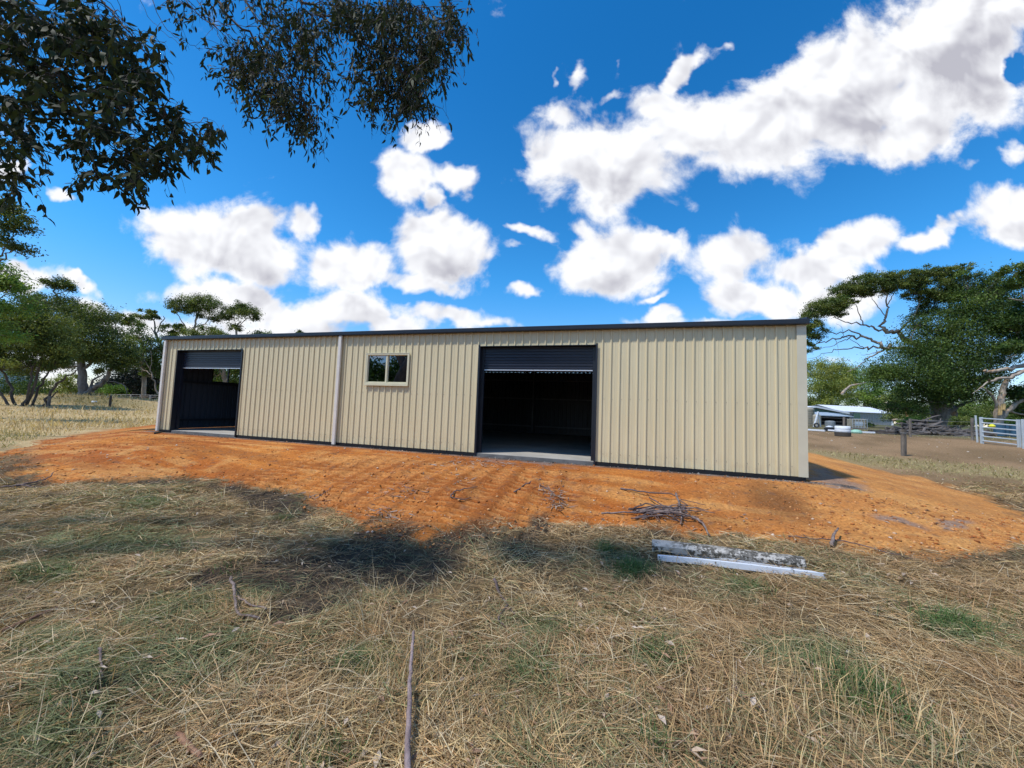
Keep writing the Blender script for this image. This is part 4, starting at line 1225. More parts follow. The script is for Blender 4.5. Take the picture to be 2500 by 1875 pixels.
def blobs(lst, D, L, wid, droop=1.0, anchor=None):
    for (px, py, a, c, cnt) in lst:
        for k in range(int(cnt * (.80 if L > .08 else .90))):
            if k % 7 == 0:
                t = rg.uniform(0, 2 * math.pi); r = math.sqrt(rg.uniform(0, 1)) * .95
                xc = px + a * r * math.cos(t); yc = py + c * r * math.sin(t)
            x = xc + rg.normal(0, 13); y = yc + rg.normal(0, 15)
            P = at(x, y, D + rg.normal(0, .24))
            if anchor is not None and rg.uniform() < .22:
                k_ = int(np.argmin(np.linalg.norm(anchor - P, axis=1) + np.where(anchor[:, 2] < P[2], .25, 0)))
                tw.add([anchor[k_], (anchor[k_] + P) / 2 + np.array([0, 0, .06]) + rg.normal(0, .03, 3), P], [.0034, .0024, .0014], 4, 3, .01)
            spray(P, rg.integers(5, 10), L, wid, droop)


# left mass (closer, broad leaves)
anchL = []
for pts, r0 in (([(-80, -60), (40, 30, .1), (150, 90, .1), (260, 150), (330, 200)], .03), ([(-80, 60), (60, 150), (170, 200), (280, 245), (390, 275), (470, 315), (512, 330)], .022), ([(120, 190), (220, 290), (290, 380), (322, 450)], .012), ([(60, 150), (150, 260), (200, 340), (235, 400)], .010),
                ([(-40, 250), (40, 330), (110, 380), (95, 440), (90, 480)], .007), ([(280, 245), (340, 300), (380, 360), (405, 420)], .009), ([(200, -60), (280, 40), (350, 120), (380, 180)], .014), ([(-60, 300), (0, 380), (30, 460)], .009), ([(280, 245), (350, 330), (360, 380)], .007)):
    Q, q = bough(pts, 3.1, r0 * .75, .002); anchL.append(Q)
anchL = np.vstack(anchL)
blobs([(90, 40, 210, 70, 150), (120, 130, 240, 80, 190), (290, 140, 95, 70, 75), (330, 190, 60, 50, 45), (60, 230, 120, 60, 85), (210, 250, 140, 50, 75), (180, 320, 100, 45, 48), (30, 320, 60, 60, 40), (20, 420, 32, 50, 24), (250, 390, 60, 40, 30), (300, 430, 35, 36, 20), (360, 350, 55, 40, 38), (430, 290, 60, 40, 45), (470, 330, 42, 34, 34), (395, 400, 28, 26, 16), (330, 390, 50, 36, 26), (130, 405, 18, 12, 3), (92, 472, 8, 8, 2), (240, 440, 10, 8, 2), (200, 30, 110, 50, 60)], 3.1, .086, .027, .75, anchL)
# second mass (further, slim leaves)
anchR = []
for pts, r0 in (([(470, -60), (560, 40), (640, 110), (700, 170), (740, 260), (765, 310)], .020), ([(560, -60), (640, 60), (720, 120), (760, 180)], .014), ([(680, -60), (760, 20), (850, 80), (930, 130), (990, 190), (1030, 250)], .020), ([(760, 20), (900, 50), (1020, 60), (1110, 110)], .012), ([(420, -40), (500, 50), (560, 90), (600, 130)], .008),
                ([(360, -40), (400, 60), (450, 100), (495, 118)], .005), ([(440, -60), (520, 60), (545, 120)], .006), ([(930, 130), (940, 200), (930, 250)], .008), ([(900, -60), (980, 20), (1090, 60), (1120, 100)], .012), ([(330, -30), (370, 50), (430, 100), (448, 120)], .003), ([(400, -30), (480, 30), (560, 60), (640, 60)], .006)):
    Q, q = bough(pts, 3.2, r0 * .62, .0016); anchR.append(Q)
anchR = np.vstack(anchR)
blobs([(430, 10, 60, 22, 16), (540, 20, 60, 24, 22), (660, 10, 60, 26, 34), (620, 120, 80, 36, 70), (690, 130, 90, 50, 105), (640, 180, 90, 46, 100), (680, 230, 80, 44, 85), (740, 270, 50, 42, 60), (755, 300, 26, 26, 26), (800, 30, 110, 34, 105), (900, 40, 120, 40, 120), (1010, 40, 110, 50, 130), (1080, 90, 50, 60, 80), (1050, 150, 56, 50, 75), (980, 120, 90, 46, 100), (880, 130, 60, 30, 40), (940, 190, 80, 46, 85), (990, 220, 60, 46, 75), (1000, 265, 44, 36, 50), (900, 215, 40, 30, 24), (860, 235, 14, 22, 8), (780, 90, 60, 40, 60), (1110, 30, 26, 36, 34), (800, 200, 26, 30, 18), (720, 60, 60, 30, 26)], 3.2, .066, .0155, 1.0, anchR)
ts.build('trunk', M_GREYBARK, near)
o = tw.build('twigs', M_TWIG, near); tag(o, kind='stuff')
# leaves: folded six-vertex blades
LP = np.array(leafP); LD = np.array(leafD); LL = np.array(leafL)[:, None]; LW = np.array(leafW)[:, None]; LC = np.array(leafC)
S = np.cross(LD, rg.normal(size=LD.shape)); S /= np.linalg.norm(S, axis=1, keepdims=True)
N_ = np.cross(S, LD)
cv = rg.normal(0, .12, (len(LP), 1)) * LL
V = np.stack([LP, LP + LD * LL * .3 - S * LW * .5 + N_ * cv, LP + LD * LL * .65 - S * LW * .38 + N_ * cv * 1.3, LP + LD * LL, LP + LD * LL * .65 + S * LW * .38 + N_ * cv * 1.3, LP + LD * LL * .3 + S * LW * .5 + N_ * cv], 1)
nL = len(LP); base = np.arange(nL)[:, None] * 6
F = np.concatenate([base + np.array([[0, 1, 2, 5]]), base + np.array([[5, 2, 4, 4]])], 0)
Fq = np.concatenate([base + np.array([[0, 1, 5, 5]])], 0)
F4 = np.vstack([base + np.array([1, 2, 4, 5])])
F3 = np.vstack([base + np.array([0, 1, 5]), base + np.array([2, 3, 4])])
# two meshes' worth of faces in one: triangulate the quad
FT = np.vstack([F3, base + np.array([1, 2, 4]), base + np.array([1, 4, 5])])
link('crown', mesh_np('crown', V.reshape(-1, 3), FT, np.repeat(LC, 6, 0)), M_LEAFN, near)
# unseen rest of the crown, above left of the photographer, shade kept off the view
P = []
for (x, y, z, r) in [(-9.5, -5.5, 9.5, 2.2), (-12.5, -5.0, 10.5, 2.4), (-15, -3.5, 11, 2.6), (-8, -6.5, 9.0, 1.8), (-17, -1.5, 9.5, 1.8)]:
    for j in range(34):
        c_ = np.array([x, y, z]) + rg.normal(size=3) * r * np.array([.6, .6, .3])
        P.append(c_ + rg.normal(size=(75, 3)) * .26)
P = np.vstack(P)
V, F, Cv = leaf_quads(P, .13, .34, np.tile((.04, .055, .025), (len(P), 1)) * rg.uniform(.6, 1.4, (len(P), 1)), rg, droop=1.0)
link('crown_top', mesh_np('crown_top', V, F, Cv), M_LEAFN, near)

# ------------------------------------------------------------------ grass, straw and litter
def blades(P, az, L, w, lean, bend, cols, rg):
    """3-segment tapered blades; lean = angle from vertical"""
    n = len(P)
    dx = np.stack([np.cos(az), np.sin(az), np.zeros(n)], 1)
    l1 = lean[:, None]; l2 = (lean + bend)[:, None]
    up = np.array([0, 0, 1.0])
    d1 = dx * np.sin(l1) + up * np.cos(l1); d2 = dx * np.sin(l2) + up * np.cos(l2)
    Lh = L[:, None] * .5
    p1 = P + d1 * Lh; p2 = p1 + d2 * Lh
    jit = rg.normal(0, 1, (n, 1)) * w[:, None]
    sd = np.stack([-np.sin(az), np.cos(az), np.zeros(n)], 1)
    tilt = rg.normal(0, .7, (n, 1))
    sd = sd + up * tilt; sd /= np.linalg.norm(sd, axis=1, keepdims=True)
    hw = w[:, None] * .5
    V = np.stack([P - sd * hw, P + sd * hw, p1 - sd * hw * .9 + sd * jit, p1 + sd * hw * .9 + sd * jit, p2 + sd * jit * 2], 1).reshape(-1, 3)
    b_ = np.arange(n)[:, None] * 5
    F = np.vstack([b_ + np.array([0, 1, 3]), b_ + np.array([0, 3, 2]), b_ + np.array([2, 3, 4])])
    return V, F, np.repeat(cols, 5, 0)


class Field:
    def __init__(s): s.V = []; s.F = []; s.C = []; s.o = 0
    def add(s, V, F, C_): s.V.append(V); s.F.append(F + s.o); s.C.append(C_); s.o += len(V)
    def build(s, name, mat, label, cat=None, parent=None):
        o = link(name, mesh_np(name, np.vstack(s.V), np.vstack(s.F), np.vstack(s.C)), mat, parent)
        tag(o, label, cat, kind='stuff'); return o


def sample(n, dmin, dmax, margin=.12, power=1.0):
    """points in the view wedge, denser near the camera (by depth**-power)"""
    u = rng.uniform(0, 1, n)
    if power == 1.0: D = dmin * (dmax / dmin) ** u
    else:
        k = 1 - power; D = (dmin ** k + u * (dmax ** k - dmin ** k)) ** (1 / k)
    s = rng.uniform(-1.36 - margin, 1.36 + margin, n)
    p = CAMP[None, :] + D[:, None] * (VF[None, :] + s[:, None] * VR[None, :])
    return p[:, 0], p[:, 1], D


straw = Field(); greeng = Field()
STR = np.array([(.60, .44, .215), (.47, .32, .155), (.64, .52, .32), (.25, .165, .085), (.53, .33, .16), (.36, .28, .15)])
# lying straw, near
n = 260000
x, y, D = sample(n, 1.25, 9.5)
z, pd = height(x, y); soil, green, dk, gr = survey_masks(x, y, z)
dens = (1 - sstep(pd + .75 * (fbm(x, y, 3.5, 4, 53) - .5) + .5 * (fbm(x, y, .9, 4, 51) - .5), -.10, .05)) * (1 - .80 * soil)
dens *= .22 + .78 * sstep(fbm(x, y, 2.2, 4, 63), .34, .56)
dens = np.maximum(dens * (1 - .6 * (soil > .5)), .30 * (soil > .2) * (pd < .5))
keep = rng.uniform(0, 1, n) < dens
x, y, D, z, green, soil = [q[keep] for q in (x, y, D, z, green, soil)]
n = len(x)
flow = 2 * math.pi * fbm(x, y, 1.3, 3, 65) * 3.0
az = flow + rng.normal(0, 1.3, n)
L = rng.uniform(.05, .20, n) * (1 + .03 * D); wd = rng.uniform(.0022, .0046, n) * np.maximum(1, D / 3.0)
lean = np.clip(rng.normal(1.47, .12, n), .9, 1.6)
bend = rng.normal(.05, .2, n)
zoff = rng.uniform(0, .045, n)
cdep = .62 + .55 * (zoff / .045)
ci = rng.integers(0, len(STR), n)
cc = STR[ci] * rng.uniform(.55, 1.2, (n, 1))
pn = fbm(x, y, .8, 3, 67)[:, None]
cc = cc * (.55 + .92 * pn)
rd = sstep(fbm(x, y, 1.3, 3, 68), .5, .7)[:, None]
cc = cc * (1 - .35 * rd) + np.array([.40, .24, .12]) * .35 * rd
gmix = np.clip(green * .8 + .25 * (fbm(x, y, 1.0, 3, 69) > .55) + .12 * sstep(-x, 1, 5), 0, .8)
isg = (rng.uniform(0, 1, n) < gmix)[:, None]
cc = np.where(isg, np.array([.20, .22, .10]) * rng.uniform(.6, 1.3, (n, 1)), cc)
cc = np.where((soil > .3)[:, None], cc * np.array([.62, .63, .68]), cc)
straw.add(*blades(np.stack([x, y, z + zoff], -1), az, L, wd, lean, bend, cc, rng))
# long pale stems on top of the mat
n = 7000
x, y, D = sample(n, 1.25, 7.5)
z, pd = height(x, y); soil = survey_masks(x, y, z)[0]
keep = (pd < -.05) & (rng.uniform(0, 1, n) < .25 + .75 * sstep(fbm(x, y, 1.1, 3, 73), .4, .6)) & (rng.uniform(0, 1, n) > .92 * soil)
x, y, D, z = [q[keep] for q in (x, y, D, z)]; n = len(x)
straw.add(*blades(np.stack([x, y, z + rng.uniform(.02, .06, n)], -1), rng.uniform(0, 6.28, n), rng.uniform(.14, .40, n), rng.uniform(.002, .0038, n) * np.maximum(1, D / 3.2), np.clip(rng.normal(1.38, .15, n), .8, 1.6), rng.normal(.12, .25, n), np.array([(.66, .52, .32), (.60, .42, .22), (.54, .45, .31)])[rng.integers(0, 3, n)] * rng.uniform(.8, 1.15, (n, 1)), rng))
# standing dry stems here and there
n = 6000
x, y, D = sample(n, 1.3, 8.5)
z, pd = height(x, y)
keep = (pd < -.1) & (rng.uniform(0, 1, n) < sstep(fbm(x, y, 1.7, 3, 71), .5, .62) * .9)
x, y, D, z = [q[keep] for q in (x, y, D, z)]; n = len(x)
straw.add(*blades(np.stack([x, y, z], -1), rng.uniform(0, 6.28, n), rng.uniform(.08, .22, n), rng.uniform(.002, .004, n) * np.maximum(1, D / 3.5), np.abs(rng.normal(.55, .3, n)), rng.normal(.3, .4, n), STR[rng.integers(0, 6, n)] * rng.uniform(.8, 1.25, (n, 1)), rng))
# tall dry tuft in front centre, and swept tussocks
for (px, py, k, hh, sp_) in [(905, 1560, 60, .42, .07), (980, 1700, 220, .26, .20), (890, 1530, 34, .62, .05), (1010, 1640, 260, .24, .14), (950, 1600, 30, .5, .12), (1160, 1820, 260, .2, .25), (620, 1790, 160, .18, .25), (1850, 1800, 420, .3, .35), (2150, 1760, 360, .3, .3), (560, 1480, 200, .18, .15), (1800, 1500, 220, .14, .2), (1300, 1700, 300, .22, .25), (350, 1560, 260, .2, .3)]:
    c_ = on_ground(px, py)
    P = np.stack([c_[0] + rng.normal(0, sp_, k), c_[1] + rng.normal(0, sp_ * .6, k), np.zeros(k)], -1)
    P[:, 2] = height(P[:, 0], P[:, 1])[0]
    a0 = rng.uniform(0, 6.28)
    straw.add(*blades(P, a0 + rng.normal(0, 1.1, k), hh * rng.uniform(.4, 1.15, k), rng.uniform(.002, .0042, k), np.abs(rng.normal(.5, .35, k)), np.abs(rng.normal(.35, .35, k)), STR[rng.integers(0, 6, k)] * rng.uniform(.85, 1.3, (k, 1)), rng))
# green tufts
for (px, py, k, hh, sp_) in [(1545, 1395, 420, .16, .10), (1480, 1345, 160, .12, .08), (1850, 1440, 150, .10, .10), (2320, 1530, 420, .16, .14), (2100, 1690, 520, .17, .10), (2060, 1720, 200, .17, .08), (700, 1268, 60, .08, .08), (360, 1228, 160, .10, .16), (120, 1400, 220, .09, .15), (2260, 1800, 220, .12, .12), (1620, 1600, 140, .10, .08), (1300, 1650, 240, .10, .10), (880, 1615, 260, .10, .10), (120, 1740, 260, .10, .16), (820, 1850, 160, .10, .12), (1370, 1530, 160, .08, .12), (1545, 1345, 90, .09, .06), (1700, 1325, 70, .07, .08), (560, 1390, 90, .06, .1), (2000, 1590, 120, .08, .12), (2440, 1500, 160, .1, .16), (1590, 1840, 60, .16, .03), (1160, 1620, 120, .08, .1), (200, 1275, 120, .08, .16), (270, 1268, 90, .07, .16)]:
    c_ = on_ground(px, py)
    P = np.stack([c_[0] + rng.normal(0, sp_, k), c_[1] + rng.normal(0, sp_ * .7, k), np.zeros(k)], -1)
    P[:, 2] = height(P[:, 0], P[:, 1])[0]
    g_ = np.array([(.085, .16, .045), (.13, .20, .06), (.06, .12, .04)])[rng.integers(0, 3, k)] * rng.uniform(.8, 1.3, (k, 1))
    greeng.add(*blades(P, rng.uniform(0, 6.28, k), hh * rng.uniform(.5, 1.2, k), rng.uniform(.003, .0055, k), np.abs(rng.normal(.55, .35, k)), np.abs(rng.normal(.4, .3, k)), g_, rng))
straw.build('dry_straw', M_STRAW, 'flattened dry straw and grass covering the foreground', 'grass')
greeng.build('green_grass', leaf_mat('green_blades', .3, .55), 'fresh green grass tufts growing through the straw', 'grass')

# golden field on the left and grass strips of the right paddock
fld = Field()
n = 90000
x, y, D = sample(n, 9.5, 48, .15, 1.3)
z, pd = height(x, y, False)
wL = (x < -9) & (pd < -.25)
nn = fbm(x, y, .5, 3, 81)
keep = wL & (rng.uniform(0, 1, n) < .45 + .55 * sstep(nn, .35, .6))
xx, yy, DD, zz = [q[keep] for q in (x, y, D, z)]; k = len(xx)
gc = np.array([(.64, .50, .27), (.55, .41, .21), (.70, .58, .34), (.46, .34, .17)])[rng.integers(0, 4, k)] * rng.uniform(.8, 1.2, (k, 1))
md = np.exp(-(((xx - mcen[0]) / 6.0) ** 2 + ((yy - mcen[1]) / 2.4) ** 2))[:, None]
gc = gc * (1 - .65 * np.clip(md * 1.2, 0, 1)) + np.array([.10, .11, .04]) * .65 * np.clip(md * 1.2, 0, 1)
ng = (sstep(-xx, 9, 11) * (1 - sstep(DD, 12, 15)))[:, None] * .55
gc = gc * (1 - ng) + np.array([.17, .21, .08]) * ng
hh = rng.uniform(.07, .22, k) * (1 + .8 * (fbm(xx, yy, .9, 2, 83) > .62)) * np.interp(DD, [9, 15, 30], [.5, .9, 1.2])
fld.add(*blades(np.stack([xx, yy, zz], -1), rng.uniform(0, 6.28, k), hh, .0016 * DD * rng.uniform(.7, 1.5, k), np.abs(rng.normal(.35, .25, k)), np.abs(rng.normal(.4, .3, k)), gc, rng))
fld.build('golden_grass', M_STRAW, 'knee high golden dry grass in the field left of the shed', 'grass')
fr_ = Field()
n = 90000
x, y, D = sample(n, 6.5, 34, .15, 1.2)
z, pd = height(x, y, False)
s_ = (x - 3) * .55 + y * .83
st = np.exp(-((s_ - 16.3 - 2.0 * (fbm(x, y, .25, 2, 85) - .5)) / 3.6) ** 2)
keep = (x > 4.2) & (pd < -.2) & (rng.uniform(0, 1, n) < .20 + .60 * st + .35 * sstep(s_, 30, 34)) & (rng.uniform(0, 1, n) < .4 + .6 * sstep(fbm(x, y, .8, 3, 87), .35, .6)) & ~((s_ > 18.5) & (s_ < 29) & (rng.uniform(0, 1, n) < .9))
xx, yy, DD, zz, stt = [q[keep] for q in (x, y, D, z, st)]; k = len(xx)
gc = np.array([(.42, .35, .17), (.34, .27, .12), (.30, .30, .12), (.46, .38, .2)])[rng.integers(0, 4, k)] * rng.uniform(.7, 1.1, (k, 1))
fr_.add(*blades(np.stack([xx, yy, zz], -1), rng.uniform(0, 6.28, k), rng.uniform(.03, .08, k) * (1 + .8 * stt), .0014 * DD * rng.uniform(.7, 1.4, k), np.abs(rng.normal(.6, .35, k)), np.abs(rng.normal(.4, .3, k)), gc, rng))
fr_.build('paddock_grass', M_STRAW, 'short dry tussocks in a strip across the brown paddock right of the shed', 'grass')


# fallen leaves and bark scraps
def litter(name, n, sel, sizes, cols, label, dmin=1.3, dmax=9, asp=.35, lift=.05):
    x, y, D = sample(n, dmin, dmax)
    z, pd = height(x, y)
    keep = sel(x, y, pd, D)
    x, y, D, z = [q[keep] for q in (x, y, D, z)]; k = len(x)
    az = rng.uniform(0, 6.28, k); L = rng.uniform(*sizes, k)
    P = np.stack([x, y, z + lift * rng.uniform(.3, 1, k)], -1)
    d = np.stack([np.cos(az), np.sin(az), rng.normal(0, .18, k)], 1); s = np.stack([-np.sin(az), np.cos(az), rng.normal(0, .3, k)], 1)
    L = L[:, None]; W = L * asp * rng.uniform(.5, 1.2, (k, 1))
    up = np.array([0, 0, 1.0]) * L * .12
    V = np.stack([P - d * L * .5, P - s * W * .5 + up, P + d * L * .5, P + s * W * .5 + up], 1).reshape(-1, 3)
    F = np.vstack([np.arange(4 * k).reshape(k, 4)[:, [0, 1, 2]], np.arange(4 * k).reshape(k, 4)[:, [0, 2, 3]]])
    cs = np.array(cols)[rng.integers(0, len(cols), k)] * rng.uniform(.75, 1.2, (k, 1))
    o = link(name, mesh_np(name, V, F, np.repeat(cs, 4, 0)), M_STRAW); tag(o, label, 'leaf litter', kind='stuff')


litter('leaf_litter', 5200, lambda x, y, pd, D: (pd < 0) & (rng.uniform(0, 1, len(x)) < .12 + .7 * sstep(fbm(x, y, 1.2, 3, 91), .52, .66)), (.03, .09), [(.50, .38, .28), (.42, .27, .17), (.55, .45, .36), (.33, .2, .13)], 'dry curled gum leaves scattered over the straw')
litter('bark_scraps', 2200, lambda x, y, pd, D: (pd > 0) & (y < WALLY - .1) & (rng.uniform(0, 1, len(x)) < .15 + .85 * sstep(fbm(x, y, 1.1, 3, 93), .56, .68)), (.03, .10), [(.22, .15, .12), (.40, .30, .24), (.30, .14, .07), (.12, .08, .07)], 'small bark scraps lying on the orange clay', 4, 13, .3, .012)

# stones and clods
M_STONE = leaf_mat('stone_and_clod', 0.0, .9)


def rocks(name, n, sel, sizes, cols, label, dmin, dmax):
    x, y, D = sample(n, dmin, dmax)
    z, pd = height(x, y); keep = sel(x, y, pd, D)
    x, y, z, D = [q[keep] for q in (x, y, z, D)]; k = len(x)
    ico = np.array([(0, 0, 1), (0, 0, -1), (1, 0, 0), (-1, 0, 0), (0, 1, 0), (0, -1, 0)], float)
    fc = np.array([(0, 2, 4), (0, 4, 3), (0, 3, 5), (0, 5, 2), (1, 4, 2), (1, 3, 4), (1, 5, 3), (1, 2, 5)])
    s = sizes[0] * (sizes[1] / sizes[0]) ** rng.uniform(0, 1, k) ** 2.0
    V = ico[None] * rng.uniform(.6, 1.3, (k, 6, 1)) * s[:, None, None] * np.array([1, 1, .6])
    V += rng.normal(0, .12, V.shape) * s[:, None, None]
    V += np.stack([x, y, z + s * .15], -1)[:, None, :]
    F = (np.arange(k)[:, None, None] * 6 + fc[None]).reshape(-1, 3)
    cs = np.array(cols)[rng.integers(0, len(cols), k)] * rng.uniform(.8, 1.15, (k, 1))
    o = link(name, mesh_np(name, V.reshape(-1, 3), F, np.repeat(cs, 6, 0)), M_STONE); tag(o, label, 'stones', kind='stuff')


rocks('clay_clods', 26000, lambda x, y, pd, D: (pd > -.05) & (y < WALLY - .05) & (rng.uniform(0, 1, len(x)) < .25 + .75 * sstep(fbm(x, y, 1.5, 3, 95), .5, .65) + (np.abs(pd - .25) < .3)), (.006, .032), [(.50, .19, .055), (.38, .13, .035), (.60, .30, .12), (.28, .10, .03)], 'crumbly orange clods and pebbles on the clay pad', 3.6, 14)
rocks('pale_stones', 800, lambda x, y, pd, D: (pd > -.1) & (y < WALLY - .05), (.008, .035), [(.55, .40, .28), (.62, .5, .4), (.5, .34, .22)], 'pale pebbles sprinkled on the orange clay', 3.6, 16)
rocks('edge_gravel', 26000, lambda x, y, pd, D: (np.abs(y - (WALLY - .14)) < .12 + .1 * fbm(x, y, 1.1, 2, 97)) & (x > SX0) & (x < SX1 + .3), (.008, .028), [(.20, .195, .19), (.11, .105, .10), (.30, .28, .26), (.06, .055, .05)], 'grey crushed gravel in a strip along the shed wall', 6.5, 19)
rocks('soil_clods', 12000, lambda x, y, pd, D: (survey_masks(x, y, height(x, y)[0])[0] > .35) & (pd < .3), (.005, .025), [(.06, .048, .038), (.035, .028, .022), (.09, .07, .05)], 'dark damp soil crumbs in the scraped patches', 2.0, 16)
rocks('paddock_stones', 1600, lambda x, y, pd, D: (x > 5) & (pd < -.3), (.012, .05), [(.42, .34, .27), (.55, .48, .40), (.2, .13, .08)], 'small stones and bark bits on the brown paddock', 9, 34)


# ------------------------------------------------------------------ sticks and bark strips
M_STICK = bark_mat('weathered_stick', (.30, .23, .20), (.14, .10, .09), sc=14)
M_BARKS = bark_mat('purple_brown_bark', (.20, .14, .13), (.10, .07, .065), sc=12)


def stick(pts, r0, r1, label, mat=M_STICK, flat=.5, lift=.02, name='fallen_stick', fork=None, n=6):
    G_ = on_ground_n([p[0] for p in pts], [p[1] for p in pts])
    W_ = [g_ + np.array([0, 0, lift + (p[2] if len(p) > 2 else 0)]) for g_, p in zip(G_, pts)]
    Q, q = smooth_poly(W_, np.linspace(r0, r1, len(W_)), 5, .008 if r0 != .014 else .0025)
    V, F = tube_arrays(Q, q, n)
    m = MB(); m.add(V, [tuple(f) for f in F]); m.F += [tuple(range(n - 1, -1, -1)), tuple(len(V) - n + i for i in range(n))]
    if fork:
        for fp in fork:
            Wf = [on_ground(p[0], p[1]) + np.array([0, 0, lift + (p[2] if len(p) > 2 else 0)]) for p in fp]
            m.tube(*smooth_poly(Wf, np.linspace(r0 * .7, r1, len(Wf)), 4, .01), n=5)
    o = m.build(name, mat, smooth=True); tag(o, label, 'stick')
    return o


stick([(992, 1990, .03), (994, 1800, .04), (1000, 1700, .05), (1005, 1602, .09)], .014, .008, 'long purple grey stick lying on the straw at the bottom centre', bark_mat('lavender_bark', (.34, .26, .25), (.22, .16, .155), sc=10), lift=.06)
stick([(562, 1440, .05), (570, 1480, .03), (582, 1515), (635, 1525)], .011, .007, 'forked pale purple stick on the straw left of centre', M_STICK, lift=.05, fork=[[(578, 1478, .02), (610, 1495), (650, 1503)]])
stick([(1205, 1435, .03), (1225, 1470), (1255, 1515)], .012, .006, 'short dark twisted stick right of the dark soil patch', M_BARKS, lift=.04, fork=[[(1240, 1490), (1215, 1525), (1235, 1545)]])
stick([(1790, 1690), (1830, 1722), (1870, 1752)], .012, .005, 'brown bent stick low right among leaf litter', M_BARKS, lift=.03)
stick([(430, 1815), (455, 1840), (488, 1872)], .016, .010, 'curved red brown bark strip at the bottom left', bark_mat('red_bark', (.36, .2, .12), (.24, .12, .07), sc=12), lift=.04)
stick([(2030, 1395 - 70), (2110, 1340), (2180, 1362), (2260, 1378)], .008, .004, 'long thin stick lying from the clay edge into the straw on the right', M_BARKS, lift=.04)
stick([(1925, 1312), (1980, 1318), (2050, 1322)], .010, .005, 'thin dark stick along the clay edge right of the bark heap', M_BARKS, lift=.02)
stick([(2032, 1338), (2036, 1322, .05), (2048, 1313, .1)], .022, .010, 'short upright splinter of bark at the clay edge on the right', M_STICK, lift=.03)
stick([(0, 1196), (60, 1188), (110, 1176), (130, 1166, .05)], .018, .006, 'dark branch at the far left edge where straw meets clay', M_BARKS, lift=.05, fork=[[(40, 1190), (90, 1195), (140, 1190)]])
stick([(1100, 1215), (1112, 1202), (1140, 1196), (1165, 1192)], .012, .006, 'crooked twig on the wheel tracks left of the leaf scatter', M_BARKS, fork=[[(1100, 1215), (1125, 1222), (1150, 1218)]])
stick([(1255, 1200), (1290, 1182), (1322, 1172)], .012, .006, 'dark twig on the clay below the right roller door', M_BARKS, fork=[[(1290, 1182), (1330, 1192), (1380, 1232)]])
stick([(780, 1212), (800, 1200), (812, 1188)], .008, .004, 'small twig on the clay left of the wheel tracks', M_BARKS)
stick([(0, 1560), (70, 1530), (140, 1500)], .014, .008, 'red brown stick half buried in straw at the left edge', bark_mat('red_bark_dark', (.26, .14, .08), (.16, .08, .05), sc=12), lift=.05)
stick([(238, 1612, .03), (243, 1640, .02), (246, 1675)], .007, .004, 'thin pale twig beside the dark hole at lower left', M_STICK, lift=.03)

# bark heap at the clay edge
hc = on_ground(1610, 1262)
heap = empty('bark_heap', hc); tag(heap, 'heap of long purple brown bark strips at the edge of the clay', 'bark heap')
strips = [([(1515, 1195, .0), (1570, 1210, .05), (1620, 1220, .08), (1660, 1222, .06)], .016), ([(1468, 1256), (1520, 1258, .03), (1580, 1262, .05), (1700, 1268, .03)], .014), ([(1650, 1225, .12), (1660, 1255, .06), (1665, 1285, .02)], .018),
          ([(1585, 1223, .04), (1615, 1245, .06), (1640, 1260, .05)], .012), ([(1690, 1270, .04), (1715, 1285, .03), (1733, 1312, .0)], .020), ([(1640, 1262, .08), (1690, 1252, .06), (1730, 1252, .03)], .010)]
for k in range(26):
    x0 = rng.uniform(1530, 1620); y0 = rng.uniform(1248, 1276); ln = rng.uniform(50, 140)
    strips.append(([(x0, y0, rng.uniform(0, .08)), (x0 + ln * .5, y0 + rng.uniform(-8, 8), rng.uniform(.02, .10)), (x0 + ln, y0 + rng.uniform(-4, 16), rng.uniform(0, .05))], rng.uniform(.006, .014)))
for k in range(8):
    x0 = rng.uniform(1560, 1680); y0 = rng.uniform(1245, 1270)
    strips.append(([(x0, y0, .05), (x0 + rng.uniform(-30, 30), y0 + rng.uniform(-20, 15), .08), (x0 + rng.uniform(-50, 50), y0 + rng.uniform(-10, 30), .02)], rng.uniform(.006, .012)))
for pts, r in strips:
    G_ = on_ground_n([p[0] for p in pts], [p[1] for p in pts])
    W_ = [g_ + np.array([0, 0, .015 + (p[2] if len(p) > 2 else 0)]) for g_, p in zip(G_, pts)]
    Q, q = smooth_poly(W_, np.linspace(r, r * .5, len(W_)), 4, .008)
    MB().tube(Q, q, 5).build('bark_strip', M_BARKS if random.random() < .7 else M_STICK, heap, smooth=True)
# leaf and twig scatter on the clay
sc_ = Field()
for (cx, cy, sx, sy, k) in [(1335, 1195, 16, 8, 50), (1355, 1215, 12, 12, 60), (1368, 1235, 16, 6, 45), (1180, 1135, 60, 8, 120), (1100, 1128, 40, 8, 50), (1235, 1130, 30, 6, 40), (980, 1200, 30, 10, 60), (940, 1250, 26, 8, 60), (1120, 1170, 14, 10, 20), (740, 1212, 26, 8, 40)]:
    P = on_ground_n(rng.normal(cx, sx, k), rng.normal(cy, sy, k))
    P[:, 2] += .008
    sc_.add(*blades(P, rng.uniform(0, 6.28, k), rng.uniform(.06, .2, k), rng.uniform(.008, .02, k), rng.uniform(1.35, 1.56, k), rng.normal(0, .1, k), np.array([(.30, .23, .20), (.42, .34, .28), (.16, .11, .10)])[rng.integers(0, 3, k)], rng))
sc_.build('twig_scatter', M_STRAW, 'scatter of dead leaves and twig bits on the clay below the doors', 'leaf litter')

